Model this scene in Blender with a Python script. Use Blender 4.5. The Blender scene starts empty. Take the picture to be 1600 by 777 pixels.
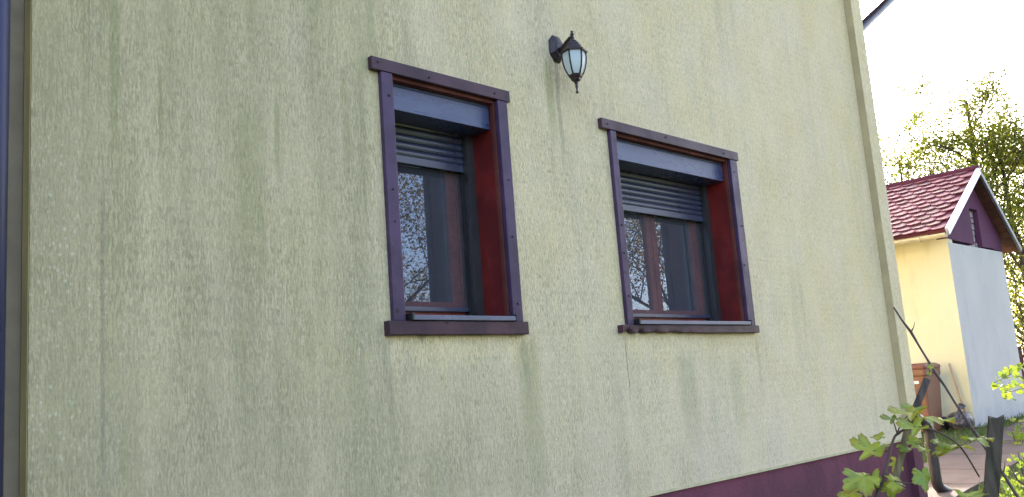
import bpy, bmesh, math, random
from mathutils import Vector, Matrix, noise as mnoise
random.seed(7)
R = math.radians
scene = bpy.context.scene
C = scene.collection

# ------------------------------------------------------------------ camera
CAM = Vector((0.0, -3.2, 1.5))
ROWS = ((0.7026747, -0.7076546, -0.07398131), (-0.06177725, -0.16426436, 0.98447996), (0.70882426, 0.6871988, 0.15914137))
FPX = 1428.35
cam_d = bpy.data.cameras.new('camera')
cam = bpy.data.objects.new('camera', cam_d); C.objects.link(cam)
cam_d.sensor_width = 36.0; cam_d.lens = FPX / 1600 * 36.0
cam_d.clip_start = 0.05; cam_d.clip_end = 5000
rt, up, fw = [Vector(r) for r in ROWS]
mw = Matrix(((rt.x, up.x, -fw.x, CAM.x), (rt.y, up.y, -fw.y, CAM.y), (rt.z, up.z, -fw.z, CAM.z), (0, 0, 0, 1)))
cam.matrix_world = mw
scene.camera = cam

# ------------------------------------------------------------------ light
SUN_AZ = -52.0     # degrees from +Y (behind the house) towards -X
SUN_EL = 26.0
SKY = 0.15
sd = Vector((-math.sin(R(SUN_AZ)) * math.cos(R(SUN_EL)), math.cos(R(SUN_AZ)) * math.cos(R(SUN_EL)), math.sin(R(SUN_EL))))
world = bpy.data.worlds.new('World'); scene.world = world; world.use_nodes = True
wn = world.node_tree; wn.nodes.clear()
wo = wn.nodes.new('ShaderNodeOutputWorld'); wb = wn.nodes.new('ShaderNodeBackground'); ws = wn.nodes.new('ShaderNodeTexSky')
ws.sky_type = 'NISHITA'; ws.sun_disc = False; ws.sun_elevation = R(SUN_EL)
ws.sun_rotation = R(-SUN_AZ)
ws.air_density = 0.8; ws.dust_density = 3.5; ws.ozone_density = 0.4
wb.inputs['Strength'].default_value = SKY
wn.links.new(ws.outputs[0], wb.inputs['Color']); wn.links.new(wb.outputs[0], wo.inputs[0])
sun_d = bpy.data.lights.new('sun', 'SUN'); sun_d.energy = 2.2; sun_d.angle = R(0.5); sun_d.color = (1.0, 0.93, 0.80)
sun = bpy.data.objects.new('sun', sun_d); C.objects.link(sun)
sun.rotation_euler = sd.to_track_quat('Z', 'Y').to_euler(); sun.location = (0, 20, 30)
vs = scene.view_settings
vs.view_transform = 'Standard'; vs.look = 'None'; vs.gamma = 1.0; vs.exposure = 2.75
vs.use_curve_mapping = False
scene.cycles.max_bounces = 5; scene.cycles.diffuse_bounces = 3; scene.cycles.glossy_bounces = 3; scene.cycles.transmission_bounces = 4; scene.cycles.transparent_max_bounces = 8

# ------------------------------------------------------------------ helpers
def at(u, v, dep):
    """point seen at photo pixel (u, v) at the given depth in metres"""
    return CAM + (rt * ((u - 800) / FPX) + up * (-(v - 388.5) / FPX) + fw) * dep

def smooth(o, on=True):
    for p in o.data.polygons: p.use_smooth = on

def link(name, data, mat=None, parent=None):
    o = bpy.data.objects.new(name, data); C.objects.link(o)
    if mat is not None and data is not None and not data.materials: data.materials.append(mat)
    if parent is not None:
        o.parent = parent
        w = Matrix.Identity(4)
        if parent.type == 'EMPTY': w = Matrix.Translation(parent.location)
        elif 'wm' in PW and parent.name in PW: w = PW[parent.name]
        o.matrix_parent_inverse = w.inverted()
    return o
PW = {'wm': None}

def tag(o, label=None, cat=None, group=None, kind=None):
    if label: o['label'] = label
    if cat: o['category'] = cat
    if group: o['group'] = group
    if kind: o['kind'] = kind
    return o

def thing(name, loc, label, cat, group=None):
    o = bpy.data.objects.new(name, None); C.objects.link(o); o.location = loc
    o.empty_display_size = 0.1
    return tag(o, label, cat, group)

def mesh_of(bm, name):
    me = bpy.data.meshes.new(name); bm.to_mesh(me); bm.free(); return me

def bm_box(bm, x0, x1, y0, y1, z0, z1):
    vsx = [bm.verts.new((x, y, z)) for x in (x0, x1) for y in (y0, y1) for z in (z0, z1)]
    for f in ((0, 1, 3, 2), (4, 6, 7, 5), (0, 4, 5, 1), (2, 3, 7, 6), (0, 2, 6, 4), (1, 5, 7, 3)):
        bm.faces.new([vsx[i] for i in f])

def box(name, x0, x1, y0, y1, z0, z1, mat, parent=None, bev=0.0):
    bm = bmesh.new(); bm_box(bm, x0, x1, y0, y1, z0, z1)
    bmesh.ops.recalc_face_normals(bm, faces=bm.faces)
    if bev: bmesh.ops.bevel(bm, geom=bm.edges[:], offset=bev, segments=2, affect='EDGES', profile=0.6)
    return link(name, mesh_of(bm, name), mat, parent)

def boxes(name, lst, mat, parent=None, bev=0.0):
    bm = bmesh.new()
    for b in lst: bm_box(bm, *b)
    bmesh.ops.recalc_face_normals(bm, faces=bm.faces)
    if bev: bmesh.ops.bevel(bm, geom=bm.edges[:], offset=bev, segments=2, affect='EDGES', profile=0.6)
    return link(name, mesh_of(bm, name), mat, parent)

def bm_tube(bm, pts, rads, seg=10, cap=True, squash=1.0):
    pts = [Vector(p) for p in pts]; rings = []
    n = len(pts)
    if not hasattr(rads, '__len__'): rads = [rads] * n
    prev = None
    for i, p in enumerate(pts):
        t = (pts[min(i + 1, n - 1)] - pts[max(i - 1, 0)]).normalized()
        if prev is None:
            a = Vector((0, 0, 1)) if abs(t.z) < 0.9 else Vector((1, 0, 0))
            u = t.cross(a).normalized()
        else:
            u = (prev - t * prev.dot(t)).normalized()
        prev = u; w = t.cross(u)
        rings.append([bm.verts.new(p + (u * math.cos(2 * math.pi * k / seg) + w * squash * math.sin(2 * math.pi * k / seg)) * rads[i]) for k in range(seg)])
    for i in range(n - 1):
        for k in range(seg):
            bm.faces.new((rings[i][k], rings[i][(k + 1) % seg], rings[i + 1][(k + 1) % seg], rings[i + 1][k]))
    if cap:
        bm.faces.new(rings[0][::-1]); bm.faces.new(rings[-1])

def tube(name, pts, rads, mat, parent=None, seg=10, squash=1.0):
    bm = bmesh.new(); bm_tube(bm, pts, rads, seg, True, squash)
    bmesh.ops.recalc_face_normals(bm, faces=bm.faces)
    o = link(name, mesh_of(bm, name), mat, parent); smooth(o); return o

def arc_path(pts, r=0.08, n=6):
    """round the inner corners of a polyline"""
    pts = [Vector(p) for p in pts]; out = [pts[0]]
    for a, b, c in zip(pts, pts[1:], pts[2:]):
        d1 = (a - b).normalized(); d2 = (c - b).normalized()
        p1 = b + d1 * r; p2 = b + d2 * r
        for i in range(n + 1):
            t = i / n
            out.append(p1 * (1 - t) ** 2 + b * 2 * t * (1 - t) + p2 * t * t)
    out.append(pts[-1]); return out

def lathe(name, prof, mat, parent, seg, center, rot=0.0, smooth_=False):
    bm = bmesh.new(); rings = []
    for r, z in prof:
        rings.append([bm.verts.new((center[0] + r * math.cos(rot + 2 * math.pi * k / seg), center[1] + r * math.sin(rot + 2 * math.pi * k / seg), center[2] + z)) for k in range(seg)])
    for a, b in zip(rings, rings[1:]):
        for k in range(seg): bm.faces.new((a[k], a[(k + 1) % seg], b[(k + 1) % seg], b[k]))
    bm.faces.new(rings[0][::-1]); bm.faces.new(rings[-1])
    bmesh.ops.recalc_face_normals(bm, faces=bm.faces)
    o = link(name, mesh_of(bm, name), mat, parent); smooth(o, smooth_); return o

# ------------------------------------------------------------------ node helpers
class NT:
    def __init__(s, name):
        s.m = bpy.data.materials.new(name); s.m.use_nodes = True
        s.t = s.m.node_tree; s.t.nodes.clear()
        s.out = s.t.nodes.new('ShaderNodeOutputMaterial')
        s._co = None
    def n(s, typ, **kw):
        nd = s.t.nodes.new('ShaderNode' + typ)
        for k, v in kw.items(): setattr(nd, k, v)
        return nd
    def l(s, a, b): s.t.links.new(a, b)
    def setin(s, sock, v):
        if hasattr(v, 'is_linked'): s.l(v, sock)
        else: sock.default_value = v
    def co(s):
        if s._co is None: s._co = s.n('TexCoord').outputs['Object']
        return s._co
    def mp(s, scale=(1, 1, 1), loc=(0, 0, 0), vec=None, rot=(0, 0, 0)):
        m = s.n('Mapping'); s.l(vec if vec is not None else s.co(), m.inputs['Vector'])
        m.inputs['Scale'].default_value = scale; m.inputs['Location'].default_value = loc; m.inputs['Rotation'].default_value = rot
        return m.outputs[0]
    def noise(s, vec, scale=1.0, detail=3.0, rough=0.55, dist=0.0, col=False):
        n = s.n('TexNoise'); s.l(vec, n.inputs['Vector']); n.inputs['Scale'].default_value = scale
        n.inputs['Detail'].default_value = detail; n.inputs['Roughness'].default_value = rough; n.inputs['Distortion'].default_value = dist
        return n.outputs['Color' if col else 'Fac']
    def vor(s, vec, scale=1.0, feat='F1', rand=1.0, out='Distance'):
        n = s.n('TexVoronoi', feature=feat); s.l(vec, n.inputs['Vector']); n.inputs['Scale'].default_value = scale
        n.inputs['Randomness'].default_value = rand
        return n.outputs[out]
    def math(s, op, a, b=0.0, clamp=False):
        n = s.n('Math', operation=op, use_clamp=clamp); s.setin(n.inputs[0], a); s.setin(n.inputs[1], b); return n.outputs[0]
    def ss(s, x, lo, hi, a=0.0, b=1.0):
        n = s.n('MapRange', interpolation_type='SMOOTHSTEP'); s.setin(n.inputs['Value'], x)
        n.inputs['From Min'].default_value = lo; n.inputs['From Max'].default_value = hi
        n.inputs['To Min'].default_value = a; n.inputs['To Max'].default_value = b
        return n.outputs[0]
    def mix(s, f, a, b, mode='MIX'):
        n = s.n('Mix', data_type='RGBA', blend_type=mode); s.setin(n.inputs['Factor'], f)
        for sock, v in ((n.inputs[6], a), (n.inputs[7], b)):
            if hasattr(v, 'is_linked'): s.l(v, sock)
            else: sock.default_value = (*v, 1) if len(v) == 3 else v
        return n.outputs[2]
    def bump(s, h, strength=0.3, dist=0.01, normal=None):
        n = s.n('Bump'); s.l(h, n.inputs['Height']); n.inputs['Strength'].default_value = strength; n.inputs['Distance'].default_value = dist
        if normal is not None: s.l(normal, n.inputs['Normal'])
        return n.outputs[0]
    def bsdf(s, col, rough=0.6, metal=0.0, spec=0.5, normal=None):
        p = s.n('BsdfPrincipled')
        if hasattr(col, 'is_linked'): s.l(col, p.inputs['Base Color'])
        else: p.inputs['Base Color'].default_value = (*col, 1)
        s.setin(p.inputs['Roughness'], rough); p.inputs['Metallic'].default_value = metal
        p.inputs['Specular IOR Level'].default_value = spec
        if normal is not None: s.l(normal, p.inputs['Normal'])
        s.l(p.outputs[0], s.out.inputs['Surface']); return p

def mat_simple(name, col, rough=0.5, metal=0.0, var=0.15, scale=12.0, bump=0.0, spec=0.5, stretch=(1, 1, 1)):
    t = NT(name); v = t.mp(stretch)
    nz = t.noise(v, scale, 4)
    c = t.mix(t.ss(nz, 0.3, 0.7), tuple(x * (1 - var) for x in col), tuple(min(1, x * (1 + var)) for x in col))
    nm = t.bump(t.noise(v, scale * 5, 3), bump, 0.004) if bump else None
    t.bsdf(c, t.ss(nz, 0.2, 0.8, rough * 0.85, min(1, rough * 1.15)), metal, spec, nm)
    return t.m

# ---- stucco: pale yellow bark-texture render, grey-green with algae and streaks
def mat_stucco():
    t = NT('weathered_stucco'); co = t.co()
    sx = t.n('SeparateXYZ'); t.l(co, sx.inputs[0]); X, Y, Z = sx.outputs
    # grooves
    warp = t.noise(t.mp((34, 34, 26)), 1.0, 1)
    wv = t.n('VectorMath', operation='MULTIPLY_ADD'); 
    cw = t.n('CombineXYZ'); t.l(t.math('MULTIPLY', t.math('SUBTRACT', warp, 0.5), 0.012), cw.inputs[0])
    va = t.n('VectorMath', operation='ADD'); t.l(co, va.inputs[0]); t.l(cw.outputs[0], va.inputs[1]); cv = va.outputs[0]
    t.t.nodes.remove(wv)
    g1 = t.noise(t.mp((150, 150, 24), vec=cv), 1.0, 2.0, 0.55)
    g2 = t.noise(t.mp((58, 58, 8), (3, 5, 9), vec=cv), 1.0, 3.0, 0.65)
    r1 = t.ss(g1, 0.47, 0.68); r2 = t.ss(t.math('ABSOLUTE', t.math('SUBTRACT', g2, 0.5)), 0.0, 0.045, 1, 0)
    patch = t.noise(t.mp((4, 4, 2.2), (2, 0, 1)), 1.0, 4, 0.6)
    r3 = t.math('MULTIPLY', t.ss(t.noise(t.mp((150, 150, 24), (7, 1, 4), vec=cv), 1.0, 0.0), 0.60, 0.72), 0.9)
    groove = t.math('MULTIPLY', t.math('MAXIMUM', t.math('MULTIPLY', r1, 0.8), t.math('MAXIMUM', r3, t.math('MULTIPLY', r2, 0.6))), t.ss(patch, 0.28, 0.68, 0.48, 1.0), True)
    grit = t.noise(t.mp((1, 1, 0.6)), 120.0, 2, 0.7)
    # stains, plus a left-hand darkening that paints in dimmer light
    big = t.noise(t.mp((0.55, 0.55, 0.38), (4.2, 0, 1.7)), 1.0, 3, 0.55)
    st1 = t.noise(t.mp((2.3, 2.3, 0.22), (1.3, 0, 7.7)), 1.0, 4, 0.6)
    st2 = t.noise(t.mp((9.0, 9.0, 0.55), (8.3, 0, 2.1)), 1.0, 4, 0.65)
    st3 = t.noise(t.mp((28.0, 28.0, 1.3), (0.3, 0, 4.4)), 1.0, 3, 0.6)
    blot = t.noise(t.mp((2.6, 2.6, 1.5), (5.1, 0, 3.3)), 1.0, 5, 0.65)
    left_dim_algae = t.ss(X, 0.2, 6.5, 1.0, 0.0)  # darker towards the left: painted fall-off of light as well as more algae
    grey = t.math('ADD', t.math('MULTIPLY', st1, 0.75), t.math('MULTIPLY', st2, 0.40))
    grey = t.math('ADD', grey, t.math('MULTIPLY', big, 0.5))
    grey = t.math('ADD', grey, t.math('MULTIPLY', blot, 0.35))
    grey = t.math('ADD', grey, t.math('MULTIPLY', left_dim_algae, 0.40))
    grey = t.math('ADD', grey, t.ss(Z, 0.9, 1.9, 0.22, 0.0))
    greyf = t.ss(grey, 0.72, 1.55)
    # clean zones under the sills, beside the frames and under the roof
    def clean(x0, x1, ztop, h):
        wob = t.math('MULTIPLY', t.math('SUBTRACT', st2, 0.5), 0.35)
        d = t.math('SUBTRACT', ztop, t.math('ADD', Z, wob))
        a = t.math('MULTIPLY', t.ss(d, 0.0, 0.02), t.ss(d, h * 0.15, h, 1, 0))
        b = t.math('MULTIPLY', t.ss(X, x0 - 0.05, x0 + 0.03), t.ss(X, x1 - 0.03, x1 + 0.05, 1, 0))
        return t.math('MULTIPLY', a, b)
    cl = t.math('MAXIMUM', clean(2.48, 3.33, 1.83, 0.24), clean(4.18, 5.60, 1.83, 0.22))
    topc = t.ss(t.math('ADD', t.math('ADD', Z, t.math('MULTIPLY', X, 0.42)), t.math('MULTIPLY', blot, 0.7)), 7.35, 8.1)
    cl = t.math('MAXIMUM', cl, topc)
    frame = t.math('MULTIPLY', t.math('MULTIPLY', t.ss(X, 2.38, 2.47), t.ss(X, 2.53, 2.60, 1, 0)), t.math('MULTIPLY', t.ss(Z, 1.8, 1.9), t.ss(Z, 2.95, 3.05, 1, 0)))
    frame2 = t.math('MULTIPLY', t.math('MULTIPLY', t.ss(X, 4.02, 4.14), t.ss(X, 4.2, 4.3, 1, 0)), t.math('MULTIPLY', t.ss(Z, 1.8, 1.9), t.ss(Z, 2.95, 3.05, 1, 0)))
    cl = t.math('MAXIMUM', cl, t.math('MULTIPLY', t.math('MAXIMUM', frame, frame2), 0.55))
    inv = t.math('SUBTRACT', 1.0, cl)
    greyf = t.math('MULTIPLY', greyf, inv)
    # green algae
    gr = t.math('ADD', t.math('ADD', t.math('MULTIPLY', st2, 0.55), t.math('MULTIPLY', st1, 0.35)), t.math('ADD', t.math('MULTIPLY', t.noise(t.mp((1.0, 1.0, 0.7), (9, 0, 5)), 1.0, 3), 0.55), t.math('MULTIPLY', left_dim_algae, 0.16)))
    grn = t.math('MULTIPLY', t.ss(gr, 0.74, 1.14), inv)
    grn = t.math('MULTIPLY', grn, t.ss(st3, 0.25, 0.65, 0.5, 1.0))
    wobn = t.math('SUBTRACT', t.noise(t.mp((0.8, 0.8, 5)), 1.0, 2), 0.5)
    def streak(x, zt, zb, w, wob=0.01):
        xx = t.math('ADD', X, t.math('MULTIPLY', wobn, wob * 2))
        dx = t.math('ABSOLUTE', t.math('SUBTRACT', xx, x))
        a = t.math('MULTIPLY', t.ss(dx, w * 0.3, w, 1, 0), t.ss(Z, zb, zb + (zt - zb) * 0.6))
        return t.math('MULTIPLY', a, t.ss(Z, zt - 0.10, zt + 0.03, 1, 0))
    for x, zt, zb, w, k in ((1.47, 2.87, 2.35, 0.011, 0.75), (1.30, 3.1, 2.2, 0.03, 0.5), (2.31, 3.03, 2.2, 0.03, 0.4), (1.84, 2.78, 1.7, 0.10, 0.36),
                            (1.965, 2.82, 2.3, 0.02, 0.45), (1.29, 2.3, 0.6, 0.06, 0.2), (3.70, 3.36, 2.75, 0.05, 0.5), (3.36, 1.80, 0.7, 0.11, 0.34), (2.7, 1.35, 0.6, 0.12, 0.25), (4.75, 1.7, 0.9, 0.14, 0.26), (5.3, 1.65, 1.0, 0.10, 0.22)):
        grn = t.math('MAXIMUM', grn, t.math('MULTIPLY', streak(x, zt, zb, w), t.math('MULTIPLY', min(1.0, k * 1.6), t.ss(st3, 0.2, 0.6, 0.6, 1.0))))
    dark = t.math('MULTIPLY', streak(3.765, 3.36, 2.55, 0.026, 0.02), 0.42)
    dark = t.math('MAXIMUM', dark, t.math('MULTIPLY', streak(4.165, 1.80, 1.3, 0.006, 0.015), 0.55))
    dark = t.math('MAXIMUM', dark, t.math('MULTIPLY', streak(1.255, 2.35, 0.3, 0.010, 0.006), 0.28))
    for sx_ in (2.47, 3.345, 5.61): dark = t.math('MAXIMUM', dark, t.math('MULTIPLY', streak(sx_, 1.81, 1.25, 0.030, 0.03), 0.20))
    # pale chips
    chips = t.ss(t.vor(t.mp((1, 1, 0.75)), 46.0), 0.15, 0.30, 1, 0)
    chips = t.math('MULTIPLY', chips, t.ss(t.noise(t.mp((2.2, 2.2, 1.6), (3.1, 0, 2.4)), 1.0, 4, 0.65), 0.44, 0.66))
    cream = t.mix(t.ss(blot, 0.3, 0.7), (0.83, 0.64, 0.34), (0.87, 0.685, 0.43))
    col = t.mix(greyf, cream, t.mix(left_dim_algae, (0.81, 0.64, 0.46), (0.475, 0.378, 0.215)))  # left grey is deeper, with the dimmer light there put into the colour
    col = t.mix(t.math('MULTIPLY', grn, 0.75), col, (0.27, 0.265, 0.10))
    col = t.mix(t.math('MULTIPLY', t.ss(t.noise(t.mp((3.2, 3.2, 0.9), (0, 0, 8)), 1.0, 4), 0.55, 0.75), 0.25), col, (0.57, 0.48, 0.41))
    col = t.mix(t.math('MULTIPLY', chips, 0.5), col, (0.70, 0.64, 0.46))
    col = t.mix(t.ss(grit, 0.3, 0.7, 0.30, 0.0), col, (0.22, 0.21, 0.14))
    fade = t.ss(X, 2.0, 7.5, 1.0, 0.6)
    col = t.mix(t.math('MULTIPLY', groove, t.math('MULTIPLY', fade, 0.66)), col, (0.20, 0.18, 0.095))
    col = t.mix(dark, col, (0.12, 0.12, 0.09))
    h = t.math('ADD', t.math('MULTIPLY', groove, -1.0), t.math('MULTIPLY', grit, 0.6))
    t.bsdf(col, 0.9, 0, 0.25, t.bump(h, 0.6, 0.005))
    return t.m

def mat_paint_wood(name, col, col2, wear=(0.25, 0.18, 0.16), rough=0.5, axis='x', spots=True):
    t = NT(name); st = {'x': (1.5, 30, 30), 'z': (30, 30, 1.5), 'y': (30, 1.5, 30)}[axis]
    g = t.noise(t.mp(st), 1.6, 5, 0.65); b = t.noise(t.mp((1, 1, 1)), 5.0, 4)
    c = t.mix(t.ss(b, 0.35, 0.65), col, col2)
    c = t.mix(t.ss(g, 0.62, 0.8, 0, 0.35), c, wear)
    if spots:
        k = t.ss(t.vor(t.mp((1, 1, 1), (0.3, 0.2, 0.1)), 9.0), 0.07, 0.12, 1, 0)
        c = t.mix(t.math('MULTIPLY', k, 0.8), c, (0.012, 0.008, 0.008))
    ch = t.math('MULTIPLY', t.ss(t.noise(t.mp((1, 1, 1), (4, 1, 6)), 55.0, 3, 0.7), 0.64, 0.70), t.ss(t.noise(t.mp((1, 1, 1), (2, 6, 1)), 3.0, 2), 0.45, 0.65))
    c = t.mix(t.math('MULTIPLY', ch, 0.7), c, wear)
    sc = t.ss(t.noise(t.mp(tuple(x * 2.2 for x in st)), 1.0, 3), 0.66, 0.72)
    c = t.mix(t.math('MULTIPLY', sc, 0.35), c, (0.02, 0.012, 0.012))
    t.bsdf(c, t.ss(b, 0.3, 0.7, rough * 0.8, rough * 1.2), 0, 0.32, t.bump(g, 0.35, 0.004)); return t.m

def mat_glass(name, refl=0.26):
    t = NT(name)
    lw = t.n('Fresnel'); lw.inputs['IOR'].default_value = 1.52
    gl = t.n('BsdfGlossy'); gl.inputs['Roughness'].default_value = 0.0; gl.inputs['Color'].default_value = (0.72, 0.80, 1, 1)
    tr = t.n('BsdfTransparent'); tr.inputs['Color'].default_value = (0.88, 0.92, 0.9, 1)
    mx = t.n('MixShader'); t.l(t.math('MULTIPLY', lw.outputs[0], 9.0, True), mx.inputs[0]); t.l(tr.outputs[0], mx.inputs[1]); t.l(gl.outputs[0], mx.inputs[2])
    t.l(mx.outputs[0], t.out.inputs['Surface']); return t.m

def mat_mesh(name):
    t = NT(name)
    d = t.n('BsdfDiffuse'); d.inputs['Color'].default_value = (0.10, 0.10, 0.115, 1)
    tr = t.n('BsdfTransparent'); mx = t.n('MixShader')
    fine = t.noise(t.mp((60, 60, 60)), 1.0, 2)
    t.l(t.ss(fine, 0.3, 0.7, 0.24, 0.30), mx.inputs[0]); t.l(tr.outputs[0], mx.inputs[1]); t.l(d.outputs[0], mx.inputs[2])
    t.l(mx.outputs[0], t.out.inputs['Surface']); return t.m

def mat_leaf(name, cols, trans=0.5, attr=True, edge=None, rough=0.45, spots=0.0):
    t = NT(name)
    if attr:
        a = t.n('Attribute', attribute_name='tint'); f = a.outputs['Fac']
    else:
        f = t.n('ObjectInfo').outputs['Random']
    cr = t.n('ValToRGB'); t.l(f, cr.inputs[0]); e = cr.color_ramp.elements
    e[0].color = (*cols[0], 1); e[1].color = (*cols[-1], 1)
    for i, c in enumerate(cols[1:-1]):
        n = e.new((i + 1) / (len(cols) - 1)); n.color = (*c, 1)
    c = cr.outputs[0]
    if edge:
        a = t.n('Attribute', attribute_name='rim'); nz = t.noise(t.mp((1, 1, 1)), 3.0, 4, 0.7)
        m = t.math('ADD', a.outputs['Fac'], t.math('MULTIPLY', t.math('SUBTRACT', nz, 0.5), 1.3))
        c = t.mix(t.ss(m, 0.62, 1.0, 0, 0.9), c, edge)
        v = t.ss(t.noise(t.mp((1, 1, 1), (5, 3, 2)), 6.0, 3, 0.6), 0.62, 0.72)
        c = t.mix(t.math('MULTIPLY', v, spots), c, (0.10, 0.05, 0.02))
        big = t.noise(t.mp((1, 1, 1), (1, 7, 3)), 1.1, 2); c = t.mix(t.ss(big, 0.48, 0.68, 0, 0.55), c, (cols[0][0] * .9, cols[0][1], cols[0][2] * 2.2))
        vein = t.n('Attribute', attribute_name='vein')
        c = t.mix(t.math('MULTIPLY', vein.outputs['Fac'], 0.2), c, (0.42, 0.45, 0.16))
    p = t.n('BsdfPrincipled'); t.l(c, p.inputs['Base Color']); p.inputs['Roughness'].default_value = rough
    tl = t.n('BsdfTranslucent'); t.l(t.mix(1.0, c, (1.0, 1.05, 0.5), 'MULTIPLY'), tl.inputs['Color'])
    mx = t.n('MixShader'); mx.inputs[0].default_value = trans
    t.l(p.outputs[0], mx.inputs[1]); t.l(tl.outputs[0], mx.inputs[2]); t.l(mx.outputs[0], t.out.inputs['Surface'])
    return t.m

def mat_ground():
    t = NT('lawn_soil'); v = t.mp((1, 1, 1))
    a = t.noise(v, 1.3, 5, 0.6); b = t.noise(v, 14.0, 5, 0.7)
    c = t.mix(t.ss(a, 0.35, 0.65), (0.055, 0.085, 0.022), (0.10, 0.10, 0.045))
    c = t.mix(t.ss(b, 0.5, 0.75, 0, 0.6), c, (0.13, 0.10, 0.06))
    t.bsdf(c, 0.95, 0, 0.2, t.bump(b, 0.7, 0.03)); return t.m

def mat_concrete():
    t = NT('path_concrete'); v = t.mp((1, 1, 1))
    a = t.noise(v, 2.2, 5, 0.65); b = t.noise(v, 45.0, 4, 0.7); d = t.noise(v, 7.0, 4, 0.6)
    c = t.mix(t.ss(a, 0.3, 0.7), (0.080, 0.052, 0.046), (0.118, 0.080, 0.070))
    c = t.mix(t.ss(d, 0.52, 0.72, 0, 0.45), c, (0.07, 0.055, 0.042))
    c = t.mix(t.ss(b, 0.3, 0.7, 0.25, 0), c, (0.12, 0.10, 0.08))
    t.bsdf(c, 0.9, 0, 0.3, t.bump(b, 0.4, 0.006)); return t.m

def mat_shed_paint(name, c0, c1, stain, amount):
    t = NT(name)
    a = t.noise(t.mp((1.2, 1.2, 0.7)), 1.2, 5, 0.6); b = t.noise(t.mp((5, 5, 1.2)), 1.0, 4); g = t.noise(t.mp((1, 1, 1)), 60.0, 3, 0.7)
    c = t.mix(t.ss(a, 0.3, 0.7), c0, c1)
    c = t.mix(t.ss(b, 0.55, 0.8, 0, amount), c, stain)
    sx = t.n('SeparateXYZ'); t.l(t.co(), sx.inputs[0])
    foot = t.ss(t.math('ADD', sx.outputs[2], t.math('MULTIPLY', t.math('SUBTRACT', t.noise(t.mp((4, 4, 2)), 1.0, 5, 0.7), 0.5), 0.9)), 0.55, 1.0, 0.55, 0)
    c = t.mix(foot, c, stain)
    t.bsdf(c, 0.85, 0, 0.3, t.bump(t.math('ADD', g, t.math('MULTIPLY', a, 2.0)), 0.5, 0.012)); return t.m

M = {}
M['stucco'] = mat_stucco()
M['trim_x'] = mat_paint_wood('trim_paint_across', (0.066, 0.026, 0.038), (0.040, 0.016, 0.025), wear=(0.15, 0.08, 0.09), rough=0.45, axis='x')
M['trim_z'] = mat_paint_wood('trim_paint_upright', (0.070, 0.034, 0.080), (0.044, 0.022, 0.050), wear=(0.15, 0.09, 0.12), rough=0.45, axis='z')
M['reveal'] = mat_paint_wood('red_reveal_wood', (0.175, 0.014, 0.011), (0.105, 0.009, 0.008), wear=(0.17, 0.022, 0.016), rough=0.45, axis='z', spots=False)
M['reveal_raw'] = mat_paint_wood('worn_reveal_edge', (0.14, 0.035, 0.024), (0.09, 0.022, 0.018), wear=(0.25, 0.10, 0.07), rough=0.7, axis='z', spots=False)
M['sash'] = mat_paint_wood('sash_wood', (0.34, 0.085, 0.065), (0.26, 0.065, 0.050), wear=(0.36, 0.12, 0.09), rough=0.35, axis='z', spots=False)
def mat_dusty(name, col, rough, dust):
    t = NT(name); a = t.noise(t.mp((2.5, 2.5, 9)), 1.0, 5, 0.65); b = t.noise(t.mp((30, 30, 3.0)), 1.0, 4, 0.6); f = t.noise(t.mp((1, 1, 1)), 170.0, 2)
    c = t.mix(t.ss(a, 0.42, 0.78, 0, 0.35), col, dust); c = t.mix(t.ss(b, 0.58, 0.75, 0, 0.30), c, dust)
    c = t.mix(t.ss(f, 0.66, 0.72, 0, 0.4), c, dust)
    t.bsdf(c, t.ss(a, 0.3, 0.7, rough * 0.75, rough * 1.5), 0, 0.85, t.bump(a, 0.06, 0.01)); return t.m
M['box'] = mat_dusty('shutter_box_metal', (0.044, 0.057, 0.130), 0.26, (0.085, 0.090, 0.14))
M['slat'] = mat_simple('shutter_slat_metal', (0.036, 0.040, 0.075), 0.30, 0.0, 0.08, 9.0, 0.0, 1.0)
M['rail'] = mat_simple('shutter_rail_metal', (0.030, 0.026, 0.028), 0.35, 0.0, 0.1, 9.0, 0.0, 0.6)
M['ledge'] = mat_simple('ledge_metal', (0.09, 0.095, 0.15), 0.25, 0.2, 0.1, 6.0, 0.0, 0.9)
M['black'] = mat_simple('black_plastic', (0.012, 0.012, 0.013), 0.5, 0.0, 0.2, 9.0)
M['screw'] = mat_simple('screw_steel', (0.03, 0.03, 0.03), 0.4, 0.6, 0.2, 40.0)
M['glass'] = mat_glass('window_glass'); M['mesh'] = mat_mesh('insect_mesh')
M['plinth'] = mat_shed_paint('plinth_paint', (0.175, 0.044, 0.070), (0.140, 0.037, 0.060), (0.05, 0.02, 0.03), 0.4)
M['ochre'] = mat_simple('ochre_return', (0.36, 0.26, 0.11), 0.9, 0, 0.15, 9.0, 0.3, 0.2, (1, 1, 0.3))
M['tanwall'] = mat_simple('tan_stucco', (0.30, 0.23, 0.155), 0.9, 0, 0.12, 9.0, 0.3, 0.2)
M['pipe'] = mat_simple('downpipe_blue_brown', (0.018, 0.021, 0.062), 0.42, 0.0, 0.15, 5.0, 0, 0.35)
M['pipe_dark_and_shade'] = mat_simple('downpipe_dark_and_shade', (0.028, 0.022, 0.024), 0.4, 0.0, 0.2, 5.0)
M['roof'] = mat_simple('house_roof_tile', (0.16, 0.045, 0.045), 0.7, 0, 0.3, 4.0, 0.4)
M['inner'] = mat_simple('room_plaster', (0.35, 0.32, 0.28), 0.9, 0, 0.1, 2.0)
M['house_side'] = mat_simple('side_stucco', (0.60, 0.53, 0.33), 0.9, 0, 0.1, 3.0, 0.3)
M['lamp'] = mat_simple('lamp_bronze', (0.030, 0.017, 0.020), 0.42, 0.3, 0.35, 40.0, 0.2)
M['ground'] = mat_ground(); M['concrete'] = mat_concrete()
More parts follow.
